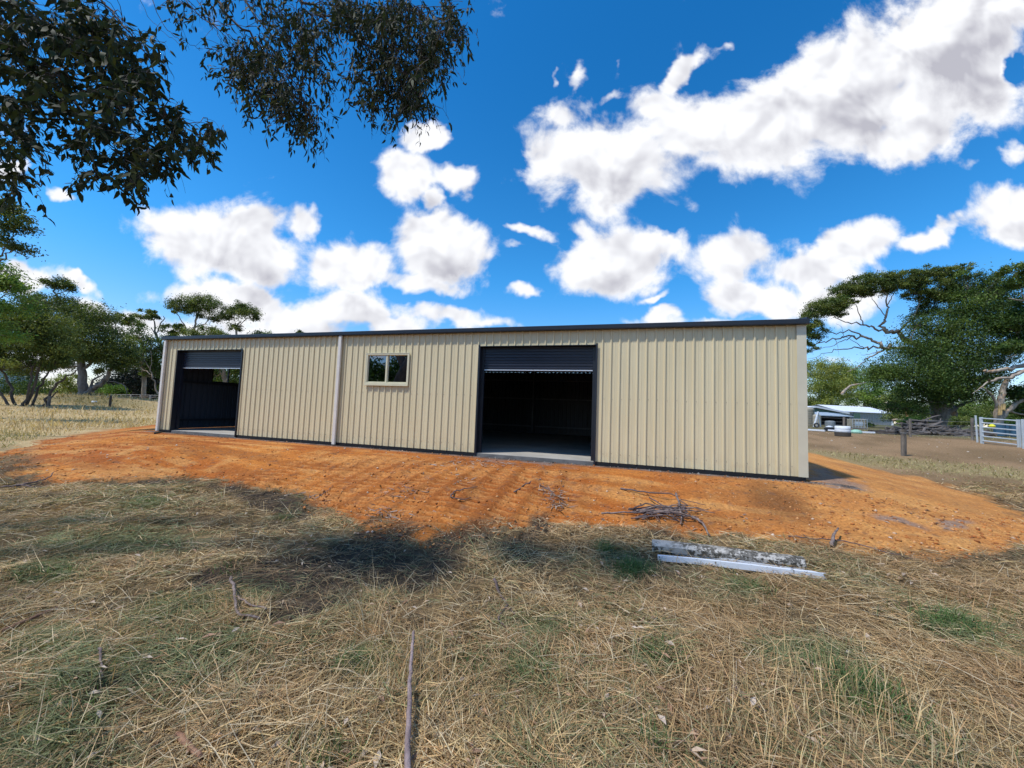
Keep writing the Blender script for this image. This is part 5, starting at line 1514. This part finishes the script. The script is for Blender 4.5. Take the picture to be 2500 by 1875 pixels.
# ------------------------------------------------------------------ steel channels lying in the straw
def channel_mat(name, base, dirt, amt):
    m, b, p, out = new_mat(name)
    tc = b.n('ShaderNodeTexCoord')
    f = b.ramp(b.noise(tc.outputs['Object'], 22, 6, .75), amt, amt + .06)
    g_ = b.ramp(b.noise(tc.outputs['Object'], 3, 4, .6), .32, .5)
    f = b.m('MULTIPLY', f, g_)
    b.put(p.inputs['Base Color'], b.mix(f, (*base, 1), (*dirt, 1))); p.inputs['Roughness'].default_value = .5
    return m


M_CHW = channel_mat('white_painted_channel', (.62, .66, .72), (.05, .045, .04), .57)
M_CHG = channel_mat('weathered_grey_channel', (.40, .38, .35), (.05, .045, .035), .44)


def channel(a, b_, w, h, mat, label, prof='L', jag=False):
    A = on_ground(*a); B = on_ground(*b_); A[2] += .025; B[2] += .025
    d = (B - A); L = np.linalg.norm(d); d /= L
    s = np.cross(d, [0, 0, 1]); s /= np.linalg.norm(s); u = np.cross(s, d); t = .006
    # s points to the camera side
    if s @ (CAMP - A) < 0: s = -s
    if prof == 'L':      # front face with a top lip
        pr = [(0, 0), (0, h), (-w, h), (-w, h * .3), (-w + t, h * .3), (-w + t, h - t), (-t, h - t), (-t, 0)]
    elif prof == 'U':    # trough, open upward
        pr = [(0, 0), (0, h * .35), (-t, h * .35), (-t, t), (-w + t, t), (-w + t, h), (-w - t, h), (-w - t, 0)]
    else:
        pr = [(0, 0), (0, h * .6), (-w * .3, h), (-w * .9, h), (-w, h * .8), (-w, 0)]
    e = empty('metal_channel', tuple(A)); tag(e, label, 'channel', 'metal channels lying in the straw')
    nseg = 10
    V = []
    for k in range(nseg + 1):
        f = k / nseg
        for j, (ps, pu) in enumerate(pr):
            q = A + d * L * f + s * ps + u * pu + u * .006 * math.sin(f * 5)
            if jag and k == nseg: q = q + d * random.uniform(-.07, .05)
            V.append(q)
    m_ = len(pr); F = []
    for k in range(nseg):
        for j in range(m_): F.append((k * m_ + j, k * m_ + (j + 1) % m_, (k + 1) * m_ + (j + 1) % m_, (k + 1) * m_ + j))
    F += [tuple(range(m_)), tuple(nseg * m_ + j for j in range(m_ - 1, -1, -1))]
    MB().add(V, F).build('channel_section', mat, e)
    if prof == 'U':
        # soil lying in it
        V = []; F = []
        ns = 60
        for k in range(ns + 1):
            f = .05 + .9 * k / ns; hh = h * (.85 + .35 * random.random())
            q = A + d * L * f
            V += [q - s * t * 1.2 + u * t * 1.2, q - s * w * .45 + u * hh * .45, q - s * (w - t * 1.2) + u * hh * .75]
        for k in range(ns):
            for j in (0, 1): F.append((3 * k + j, 3 * k + j + 1, 3 * k + 4 + j, 3 * k + 3 + j))
        MB().add(V, F).build('soil_filling', pmat('wet_soil_filling', (.03, .025, .02), .95, var=.5, vscale=60, bump=.8), e)
    return e


channel((1592, 1350), (1970, 1398), .13, .095, M_CHG, 'weathered grey channel, rearmost of the three metal lengths in the straw', 'B')
channel((1642, 1360), (1964, 1401), .10, .066, M_CHW, 'white channel full of soil, middle one of the three metal lengths', 'U')
channel((1606, 1373), (2008, 1419), .035, .055, M_CHW, 'white channel with a splintered right end, nearest of the three metal lengths', 'L', jag=True)

# ------------------------------------------------------------------ right background things
M_GALV = pmat('galvanised_rail', (.55, .60, .63), .4, .35, var=.12)
M_POST = bark_mat('grey_timber_post', (.22, .19, .16), (.11, .095, .08), sc=6)
M_DPOST = bark_mat('dark_timber_post', (.07, .055, .048), (.035, .03, .027), sc=6)
M_WIRE = pmat('fence_wire', (.28, .28, .28), .5, .5)

# near dark post with wires
pb = gpt(2203, 14.6)
fp = empty('dark_fence_post', tuple(pb)); tag(fp, 'dark square timber post standing alone in the dry grass right of the shed', 'post')
MB().bar((pb[0], pb[1], pb[2] - .2), (pb[0] + .02, pb[1], pb[2] + 1.02), .17, n=7).build('post_body', bark_mat('weathered_dark_post', (.20, .17, .14), (.08, .07, .06), sc=7), fp)
MB().bar((pb[0], pb[1], pb[2] + .86), (pb[0], pb[1], pb[2] + .885), .185, n=7).build('wire_wrap', M_WIRE, fp)

# paddock fence
fe = gpt(2220, 22); fence = empty('wire_fence', tuple(fe)); tag(fence, 'wire fence on thin grey timber posts in front of the far sheds and log heap', 'fence')
fposts = [gpt(1950, 25), gpt(2059, 24), gpt(2220, 22.5), gpt(2371, 20.5), gpt(2383, 18.6)]
for k, p in enumerate(fposts[:-1]):
    h_ = (1.1, 1.05, 1.08, 1.2)[k]
    MB().bar((p[0], p[1], p[2] - .2), (p[0] + .03, p[1], p[2] + h_), .13, n=7).build('fence_post', M_POST, fence)
p = fposts[-1]
MB().bar((p[0], p[1], p[2] - .2), (p[0] - .03, p[1], p[2] + 1.32), .07, n=8).build('steel_post', M_GALV, fence)
for zz in (.15, .35, .55, .75, .98):
    for a, c in zip(fposts[:-1], fposts[1:]):
        MB().bar((a[0], a[1], a[2] + zz), (c[0], c[1], c[2] + zz), .012, n=3).build('wire', M_WIRE, fence)

# steel gate and yard panels
def yard_panel(a, b_, h, label, post_w=.10):
    e = empty('steel_gate', tuple(a)); tag(e, label, 'gate', 'galvanised yard panels')
    a = np.array(a); b_ = np.array(b_)
    for p in (a, b_):
        MB().box(p[0] - post_w / 2, p[1] - .04, p[2] - .1, p[0] + post_w / 2, p[1] + .04, p[2] + h).build('gate_post', M_GALV, e, bevel=.01)
    for k in range(6):
        z = .13 + k * (h - .18) / 5
        MB().bar(a + [0, 0, z], b_ + [0, 0, z], .045, .06, n=8).build('rail', M_GALV, e)
    return e


ga = gpt(2394, 18); gb_ = gpt(2484, 16.6)
gb_[2] = ga[2] - .08
yard_panel(ga, gb_, 1.24, 'six rail galvanised steel gate near the right picture edge')
gc_ = gpt(2497, 16.2); gd_ = gpt(2640, 15); gc_[2] = gb_[2] - .02; gd_[2] = gc_[2] - .05
yard_panel(gc_, gd_, 1.27, 'galvanised yard panel continuing out of the picture past the gate', .12)
# blob of yellow tape on the gate, blue drums behind
yt = at(2422, 1040, 18.3)
tag(MB().lathe((yt[0], yt[1]), [(.03, yt[2] - .10), (.10, yt[2] - .05), (.12, yt[2]), (.07, yt[2] + .07), (.02, yt[2] + .09)], 8).build('yellow_tape', pmat('yellow_plastic', (.75, .72, .04), .5), None), 'small bright yellow bucket hung on the gate', 'tape')
for k, (px, D_) in enumerate([(2438, 27), (2462, 27.4), (2477, 26.6)]):
    p = gpt(px, D_)
    tag(MB().lathe(p, [(.27, p[2]), (.29, p[2] + .05), (.29, p[2] + .4), (.30, p[2] + .43), (.29, p[2] + .46), (.29, p[2] + .82), (.26, p[2] + .86)], 14).build('plastic_drum', pmat('blue_plastic', (.03, .09, .15), .5), None, smooth=False),
        ['blue plastic drum behind the gate, left one of three', 'blue plastic drum behind the gate, middle one of three', 'blue plastic drum behind the gate, right one of three'][k], 'drum', 'blue drums behind the gate')

# round trough
tp = gpt(2056, 21.5)
tr = empty('water_trough', tuple(tp)); tag(tr, 'round white concrete trough on a dark base in the brown paddock', 'trough')
MB().lathe(tp, [(.36, tp[2]), (.37, tp[2] + .20), (.36, tp[2] + .22)], 24).build('trough_base', pmat('trough_tyre', (.06, .05, .04), .9), tr)
MB().lathe(tp, [(.34, tp[2] + .221), (.355, tp[2] + .25), (.35, tp[2] + .36), (.345, tp[2] + .37), (.35, tp[2] + .38), (.345, tp[2] + .56), (.31, tp[2] + .57), (.30, tp[2] + .50)], 24).build('trough_bowl', pmat('white_concrete', (.70, .74, .78), .7, var=.15, vscale=8), tr, smooth=True)

# far sheds
M_GREEN = pmat('green_shed_steel', (.09, .17, .13), .5, var=.15)
M_WHITE = pmat('white_roof_steel', (.74, .78, .84), .45, var=.06)
M_GREYW = pmat('grey_wall_steel', (.36, .35, .35), .5, var=.12)


def W2(px, py, D): return at(px, py, D)


# long grey shed with white roof
D_ = 66
gs_ = empty('far_shed', tuple(gpt(2120, D_))); tag(gs_, 'long low grey steel shed with a white roof among the far trees', 'shed')
A = W2(2050, 1044, D_ - 3); B = W2(2178, 1044, D_)
A[2] = B[2] = hz(*B[:2]) - .1
eave = W2(2178, 1011, D_)[2]; ridge = W2(2150, 997, D_ + 4)[2]
d = (B - A); d[2] = 0; L = np.linalg.norm(d); d /= L; nrm = np.array([-d[1], d[0], 0])
npn = 40
V = []; F = []
for k in range(npn + 1):
    f = k / npn; q = A + d * L * f - nrm * (.04 if k % 2 else 0)
    V += [(q[0], q[1], A[2]), (q[0], q[1], eave)]
for k in range(npn): F.append((2 * k, 2 * k + 2, 2 * k + 3, 2 * k + 1))
MB().add(V, F).build('front_wall', M_GREYW, gs_)
Wd = 7.0
q0, q1 = B, B + nrm * Wd
mid = B + nrm * Wd / 2
MB().add([(q0[0], q0[1], A[2]), (q1[0], q1[1], A[2]), (q1[0], q1[1], eave), (mid[0], mid[1], ridge), (q0[0], q0[1], eave)], [(0, 1, 2, 3, 4)]).build('gable_wall', M_GREYW, gs_)
q0, q1 = A, A + nrm * Wd; mid = A + nrm * Wd / 2
MB().add([(q0[0], q0[1], A[2]), (q1[0], q1[1], A[2]), (q1[0], q1[1], eave), (mid[0], mid[1], ridge), (q0[0], q0[1], eave)], [(0, 4, 3, 2, 1)]).build('gable_wall', M_GREYW, gs_)
a = A - d * .2 - nrm * .25; b_ = B + d * .25 - nrm * .25; am = A - d * .2 + nrm * Wd / 2; bm = B + d * .25 + nrm * Wd / 2; ar = A - d * .2 + nrm * (Wd + .25); br = B + d * .25 + nrm * (Wd + .25)
V = [(a[0], a[1], eave + .02), (b_[0], b_[1], eave + .02), (bm[0], bm[1], ridge + .05), (am[0], am[1], ridge + .05), (ar[0], ar[1], eave + .02), (br[0], br[1], eave + .02)]
MB().add(V + [(v[0], v[1], v[2] + .08) for v in V], [(0, 1, 2, 3), (3, 2, 5, 4), (9, 8, 7, 6), (10, 11, 8, 9), (0, 6, 7, 1), (1, 7, 8, 2), (4, 5, 11, 10)]).build('roof', M_WHITE, gs_)
MB().bar((B[0], B[1], A[2]), (B[0], B[1], eave), .28).build('corner_trim', M_WHITE, gs_)
# dark panel set in place of a doorway opening
dd0 = W2(2084, 1040, D_ - 2.6); dd1 = W2(2099, 1040, D_ - 2.5)
MB().bar((dd0[0], dd0[1] - .2, (A[2] + eave) / 2), (dd1[0], dd1[1] - .2, (A[2] + eave) / 2), .1, eave - A[2] - .3).build('doorway_panel', M_GREEN, gs_)

# green gable shed
D_ = 56
g2 = empty('green_shed', tuple(gpt(2000, D_))); tag(g2, 'green gabled farm shed with a white roof just past the shed corner', 'shed')
A = W2(1915, 1046, D_); B = W2(2066, 1046, D_); zb = hz(*B[:2]) - .1
eL = W2(2066, 1010, D_)[2]; rg_ = W2(1993, 997, D_)[2]
d = (B - A); d[2] = 0; L = np.linalg.norm(d); d /= L; nrm = np.array([-d[1], d[0], 0]); M0 = A + d * L / 2
MB().add([(A[0], A[1], zb), (B[0], B[1], zb), (B[0], B[1], eL), (M0[0], M0[1], rg_), (A[0], A[1], eL)], [(0, 1, 2, 3, 4)]).build('gable_wall', M_GREEN, g2)
Bb = B + nrm * 10
MB().add([(B[0], B[1], zb), (Bb[0], Bb[1], zb), (Bb[0], Bb[1], eL), (B[0], B[1], eL)], [(0, 1, 2, 3)]).build('side_wall', M_GREEN, g2)
V = []
for s_v in (0, 10.2):
    o_ = nrm * s_v - nrm * .3
    for q, z in ((A - d * .3, eL - .05), (M0, rg_ + .1), (B + d * .3, eL - .05)):
        V.append((q[0] + o_[0], q[1] + o_[1], z))
MB().add(V + [(v[0], v[1], v[2] + .25) for v in V], [(0, 1, 4, 3), (1, 2, 5, 4), (9, 10, 7, 6), (10, 11, 8, 7), (0, 6, 7, 1), (1, 7, 8, 2), (2, 8, 11, 5), (0, 3, 9, 6)]).build('roof', M_WHITE, g2)
zz = W2(2000, 1008, D_)[2]
MB().bar((A[0] - nrm[0] * .1, A[1] - nrm[1] * .1, zz), (B[0] - nrm[0] * .1, B[1] - nrm[1] * .1, zz), .16).build('white_beam', M_WHITE, g2)
zz = W2(2000, 1016, D_)[2]
MB().bar((A[0] - nrm[0] * .1, A[1] - nrm[1] * .1, zz), (B[0] - nrm[0] * .1, B[1] - nrm[1] * .1, zz), .10).build('white_beam', M_WHITE, g2)
# lean-to in front
D_ = 44
lt = empty('open_lean_to', tuple(gpt(2040, D_))); tag(lt, 'open dark lean-to with a thin blue grey roof in front of the green shed', 'shed')
A = W2(1999, 1046, D_); B = W2(2078, 1046, D_); zb = hz(*B[:2]) - .05
zt = W2(2070, 1018, D_)[2]
d = (B - A); d[2] = 0; L = np.linalg.norm(d); d /= L; nrm = np.array([-d[1], d[0], 0])
V = [A - nrm * .3 - d * .2, B - nrm * .3 + d * .1, B + nrm * 4 + d * .6, A + nrm * 4 - d * .2]
V = [(v[0], v[1], zt + (.0 if i < 2 else .45)) for i, v in enumerate(V)]
MB().add(V + [(v[0], v[1], v[2] + .09) for v in V], [(3, 2, 1, 0), (4, 5, 6, 7), (0, 1, 5, 4), (1, 2, 6, 5), (2, 3, 7, 6), (3, 0, 4, 7)]).build('roof', pmat('blue_grey_roof', (.30, .40, .52), .4), lt)
for f in (0, .98):
    q = A + d * L * f
    MB().bar((q[0], q[1], zb), (q[0], q[1], zt), .10).build('post', M_WHITE, lt)
V = [A + nrm * 3.9, B + nrm * 3.9]
MB().add([(V[0][0], V[0][1], zb), (V[1][0], V[1][1], zb), (V[1][0], V[1][1], zt + .4), (V[0][0], V[0][1], zt + .4)], [(0, 1, 2, 3)]).build('back_wall', pmat('lean_to_dark', (.025, .03, .04), .7), lt)
q = B + nrm * .1
q2 = B + nrm * 3.9
MB().add([(q[0], q[1], zb), (q2[0], q2[1], zb), (q2[0], q2[1], zt + .4), (q[0], q[1], zt)], [(0, 1, 2, 3)]).build('side_wall', pmat('lean_to_side', (.02, .022, .03), .7), lt)
# things around it
def drum(name, px, D_, r, h, mat, label, cat, n=18, rings=0):
    p = gpt(px, D_)
    prof = [(r * .98, p[2] - .05)]
    k = max(1, rings)
    for i in range(k):
        z0 = p[2] + h * i / k; z1 = p[2] + h * (i + 1) / k
        prof += [(r, z0 + .01), (r, z1 - .05 * h / k * 3), (r * .965, z1 - .02)]
    prof += [(r * .8, p[2] + h * 1.08), (r * .2, p[2] + h * 1.13)]
    o = MB().lathe(p, prof, n).build(name, mat, None, smooth=False); tag(o, label, cat); return o


M_TANK = pmat('sandy_tank_plastic', (.36, .32, .24), .55, var=.1)
drum('water_tank', 1958, 40, 1.05, 1.75, M_TANK, 'sandy ribbed water tank half hidden behind the shed corner', 'water tank', 28, 7)
drum('small_tank', 1994, 38, .34, 1.1, M_TANK, 'narrow pale poly tank left of the open lean-to', 'water tank', 14, 3)
drum('grey_drum', 2026, 38, .42, .55, pmat('grey_drum_paint', (.20, .23, .25), .5), 'rounded grey drum lying low in front of the lean-to', 'drum', 16)
drum('blue_drum', 2092, 37, .25, .8, pmat('navy_drum', (.03, .05, .11), .5), 'dark blue drum behind the caged tote', 'drum', 14)
p = gpt(1993, 34.5)
tyre = MB()
Vt = []; Ft = []
for i in range(16):
    a_ = 2 * math.pi * i / 16
    for j in range(6):
        b2 = 2 * math.pi * j / 6
        rr = .17 + .07 * math.cos(b2)
        Vt.append((p[0] + rr * math.cos(a_), p[1] + .09 * math.sin(b2), p[2] + .22 + rr * math.sin(a_)))
for i in range(16):
    for j in range(6): Ft.append((i * 6 + j, ((i + 1) % 16) * 6 + j, ((i + 1) % 16) * 6 + (j + 1) % 6, i * 6 + (j + 1) % 6))
tag(tyre.add(Vt, Ft).build('scrap_truck_wheel', pmat('tyre_rubber', (.02, .02, .022), .8), None, smooth=True), 'old dark tyre standing by the narrow poly tank', 'tyre')
# caged tote
p = gpt(2090, 34)
tote = empty('caged_tote', tuple(p)); tag(tote, 'square liquid tote in a wire cage right of the lean-to', 'tote')
MB().box(p[0] - .5, p[1] - .5, p[2] + .12, p[0] + .5, p[1] + .5, p[2] + .88).build('tank_body', pmat('tote_plastic', (.30, .27, .2), .5, var=.3, vscale=4), tote, bevel=.05)
MB().box(p[0] - .36, p[1] - .515, p[2] + .32, p[0] + .22, p[1] - .503, p[2] + .66).build('label_plate', pmat('tote_plate', (.42, .50, .56), .4), tote)
cg = MB()
for i in range(6):
    t_ = -.53 + 1.06 * i / 5
    cg.box(p[0] + t_ - .012, p[1] - .545, p[2], p[0] + t_ + .012, p[1] - .52, p[2] + .92)
    cg.box(p[0] + .52, p[1] + t_ - .012, p[2], p[0] + .545, p[1] + t_ + .012, p[2] + .92)
for z in (.15, .5, .9):
    cg.box(p[0] - .55, p[1] - .56, p[2] + z - .012, p[0] + .55, p[1] - .547, p[2] + z + .012)
    cg.box(p[0] + .547, p[1] - .55, p[2] + z - .012, p[0] + .56, p[1] + .55, p[2] + z + .012)
cg.build('cage', M_GALV, tote)
MB().box(p[0] - .58, p[1] - .58, p[2] - .02, p[0] + .58, p[1] + .58, p[2] + .10).build('pallet', M_POST, tote)
# A-frame of poles
p = at(1997, 1005, 37)
q1 = gpt(1986, 37); q2 = gpt(2003, 37.4)
ap = empty('pole_tripod', tuple(q1)); tag(ap, 'white poles leaning together like a tripod by the green shed', 'poles')
MB().bar(q1, p, .09).build('pole', M_WHITE, ap); MB().bar(q2, p, .09).build('pole', M_WHITE, ap); MB().bar(q1 + [.6, .8, 0], p, .07).build('pole', M_WHITE, ap)
# planks and dark timber along the fence
for k, (a_, b2, D1, D2, w_, mat, lab) in enumerate([(1955, 2013, 27, 26, .28, M_WHITE, 'long pale sheet lying on the ground just past the shed corner'), (2022, 2045, 27, 26.5, .2, M_WHITE, 'short pale plank end left of the trough'), (2098, 2134, 25.5, 25.2, .16, M_WHITE, 'narrow white plank right of the trough'),
                                                  (2065, 2095, 26, 26, .35, M_BLACK, 'black pipe bundle behind the trough'), (2130, 2185, 26, 25, .30, M_DPOST, 'dark sleeper on the ground left of the dark post'), (2120, 2195, 27, 26.5, .22, M_DPOST, 'second dark sleeper further back left of the dark post')]):
    A = gpt(a_, D1); B = gpt(b2, D2); A[2] += .1; B[2] += .1
    tag(MB().bar(A, B, w_, .10 if mat is M_WHITE else .2).build('ground_plank', mat, None), lab, 'plank')
p = gpt(2024, 27.5)
bt = empty('black_tub', tuple(p)); tag(bt, 'black tub with a white lid on the ground left of the trough', 'tub')
MB().lathe(p, [(.25, p[2]), (.33, p[2] + .05), (.33, p[2] + .22), (.2, p[2] + .3)], 12).build('tub_body', M_BLACK, bt)
MB().lathe((p[0], p[1]), [(.21, p[2] + .301), (.22, p[2] + .34), (.05, p[2] + .40)], 12).build('lid', M_WHITE, bt)
p = gpt(2089, 25.4)
tag(MB().lathe(p, [(.28, p[2]), (.32, p[2] + .08), (.26, p[2] + .2), (.1, p[2] + .26)], 12).build('green_tub', pmat('green_plastic', (.30, .55, .42), .5), None), 'small pale green tub lying behind the trough', 'tub')

# log heap under the old tree
lp = gpt(2280, 30)
logs = empty('log_heap', tuple(lp)); tag(logs, 'grey heap of sawn and broken branches under the old dark tree', 'log heap')
rl = np.random.default_rng(5)
M_LOG = bark_mat('old_log_bark', (.15, .13, .12), (.07, .06, .055))
meshes = []
for k in range(6):
    m = MB(); P = [(-.5, 0, 0), (-.15, rl.normal(0, .05), rl.normal(0, .05)), (.2, rl.normal(0, .06), rl.normal(0, .05)), (.5, 0, 0)]
    Q, q = smooth_poly(P, [.09, .1, .08, .05], 2); m.tube(Q, q, 6)
    me_ = bpy.data.meshes.new('log'); me_.from_pydata(m.V, [], m.F); me_.update(); me_.materials.append(M_LOG if k % 2 else M_DARKBARK); meshes.append(me_)
for k in range(230):
    px = rl.uniform(2180, 2385); hgt = max(.1, 1.0 * math.exp(-((px - 2262) / 42) ** 2) + .12)
    D1 = rl.uniform(25.5, 30); g_ = gpt(px, D1)
    o = bpy.data.objects.new('log', meshes[k % 6]); COL.objects.link(o); o.parent = logs
    fz = rl.uniform(0, 1) * hgt * np.clip((D1 - 25) / 3.5, .15, 1)
    o.location = Vector(g_ + np.array([0, 0, .05 + fz])) - Vector(logs.location)
    sL = rl.uniform(.6, 1.9); sr = rl.uniform(.45, 1.2)
    o.scale = (sL, sr, sr); o.rotation_euler = (rl.uniform(0, 6), rl.normal(0, .25), YAW + rl.normal(0, .6))
# fallen pale branches
for k, (pts, D1, lab) in enumerate([([(2165, 1000), (2200, 998), (2232, 1000)], 45, 'pale fallen branch lying across, right of the white roofed shed, upper one'), ([(2162, 984), (2190, 994), (2225, 997)], 46, 'thin pale fallen branch slanting down to the upper branch'), ([(2180, 1026), (2205, 1024), (2215, 1020)], 44, 'short pale branch low right of the white roofed shed'), ([(2218, 1030), (2214, 1014), (2210, 1005)], 44, 'orange broken stub standing right of the white roofed shed'),
                                   ([(2055, 962), (2075, 942), (2112, 934)], 70, 'bare pale bough hanging over the white roofed shed')]):
    W_ = [at(a_, b2, D1) for a_, b2 in pts]
    Q, q = smooth_poly(W_, np.linspace(.16, .06, len(W_)) * D1 / 45, 4, .01)
    tag(MB().tube(Q, q, 6).build('fallen_branch', M_GUM if k != 3 else pmat('orange_wood', (.5, .28, .12), .8), None, smooth=True), lab, 'branch')
# low bushes there
for k, (px, py, a_, c_, pal, D1, lab) in enumerate([(2225, 1030, 26, 12, 'bright', 42, 'low bright green bush left of the log heap'), (2205, 1015, 40, 16, 'olive', 48, 'olive tangle of fallen foliage right of the white roofed shed'), (2345, 1030, 18, 14, 'olive', 30, 'small olive bush right of the old trunk'), (2470, 1035, 34, 14, 'bright', 40, 'leafy low bush behind the steel gate'), (2120, 1038, 9, 5, 'yellow', 40, 'yellow green tuft in front of the grey shed wall'), (2195, 980, 36, 22, 'yellow', 60, 'yellow green scrub above the fallen branches'), (2290, 1000, 60, 26, 'deep', 46, 'dark bush filling behind the old trunk'), (2420, 1000, 60, 30, 'olive', 46, 'olive scrub behind the broken gum')]):
    make_tree('low_bush', lab, D1, [(px, py + c_, 0, .05), (px, py, 0, .03)], [], [(px, py, a_, c_, 0), (px - a_ * .5, py + c_ * .4, a_ * .6, c_ * .6, 0), (px + a_ * .5, py + c_ * .3, a_ * .6, c_ * .6, 0)], pal, 1200 + int(a_ * 50), .14 * D1 / 38, M_GREYBARK, cat='bush', seed=70 + k, twigs=False)

# ------------------------------------------------------------------ left background things
lpost = gpt(267, 30)
tag(MB().bar((lpost[0], lpost[1], lpost[2] - .1), (lpost[0] + .02, lpost[1], lpost[2] + .88), .17, n=6).build('fence_post', M_DPOST, None), 'short dark fence post in the golden grass left of the shed', 'post', 'posts in the golden field')
lp2 = gpt(117, 27)
tag(MB().bar((lp2[0], lp2[1], lp2[2] - .1), (lp2[0] + .03, lp2[1], lp2[2] + .8), .2, n=6).build('fence_post', M_POST, None), 'grey fence post beside the rightmost leaning trunk', 'post', 'posts in the golden field')
wf_ = MB().bar((lp2[0], lp2[1], lp2[2] + .7), (lpost[0], lpost[1], lpost[2] + .7), .012, n=3)
q = gpt(400, 30); wf_.bar((lpost[0], lpost[1], lpost[2] + .7), (q[0], q[1], q[2] + .7), .012, n=3)
tag(wf_.build('fence_wire', M_WIRE, None), 'single wire strung between the two posts in the golden field', 'wire')
rf = empty('rail_fence', tuple(gpt(350, 43))); tag(rf, 'low mesh fence with a grey top rail in front of the dark pines', 'fence')
prev = None
for k, px in enumerate([268, 292, 316, 340, 364, 392]):
    p = gpt(px, 43 - k * .4)
    MB().bar((p[0], p[1], p[2] - .1), (p[0], p[1], p[2] + .75), .10 if k < 5 else .22).build('fence_post', M_GREYW if k < 5 else M_WHITE, rf)
    if prev is not None:
        for z in (.72, .5, .28, .1): MB().bar((prev[0], prev[1], prev[2] + z), (p[0], p[1], p[2] + z), .05 if z == .72 else .02, n=4).build('rail' if z == .72 else 'wire', M_GREYW, rf)
    prev = p
p = gpt(228, 31.5)
tag(MB().box(p[0] - .2, p[1] - .1, p[2] + .02, p[0] + .2, p[1] + .1, p[2] + .16).build('white_tub', M_WHITE, None, bevel=.04), 'small white tub lying on the shaded side of the mound', 'tub')
p = gpt(-8, 62)
hs_ = empty('pale_house', tuple(p)); tag(hs_, 'pale blue grey house wall and roof glimpsed at the far left edge', 'house')
MB().box(p[0] - 3, p[1] - 3, p[2] - .2, p[0] + 3, p[1] + 3, p[2] + 4.2).build('wall', pmat('pale_blue_wall', (.45, .55, .6), .6), hs_)
V = [(p[0] - 3.5, p[1] - 3.5, p[2] + 4.2), (p[0] + 3.5, p[1] - 3.5, p[2] + 4.2), (p[0] + 3.5, p[1] + 3.5, p[2] + 4.2), (p[0] - 3.5, p[1] + 3.5, p[2] + 4.2), (p[0] - 1, p[1], p[2] + 5.6), (p[0] + 1, p[1], p[2] + 5.6)]
MB().add(V, [(0, 1, 5, 4), (1, 2, 5), (2, 3, 4, 5), (3, 0, 4), (3, 2, 1, 0)]).build('roof', M_GREYW, hs_)
# black drain pipe end at the left corner of the shed
A = on_ground(378, 1060); B = on_ground(408, 1057)
tag(MB().bar(A + [0, 0, .03], B + [0, 0, .03], .06, n=8).build('drain_pipe', M_BLACK, None, smooth=False), 'short black drain pipe end at the left corner of the shed', 'pipe')
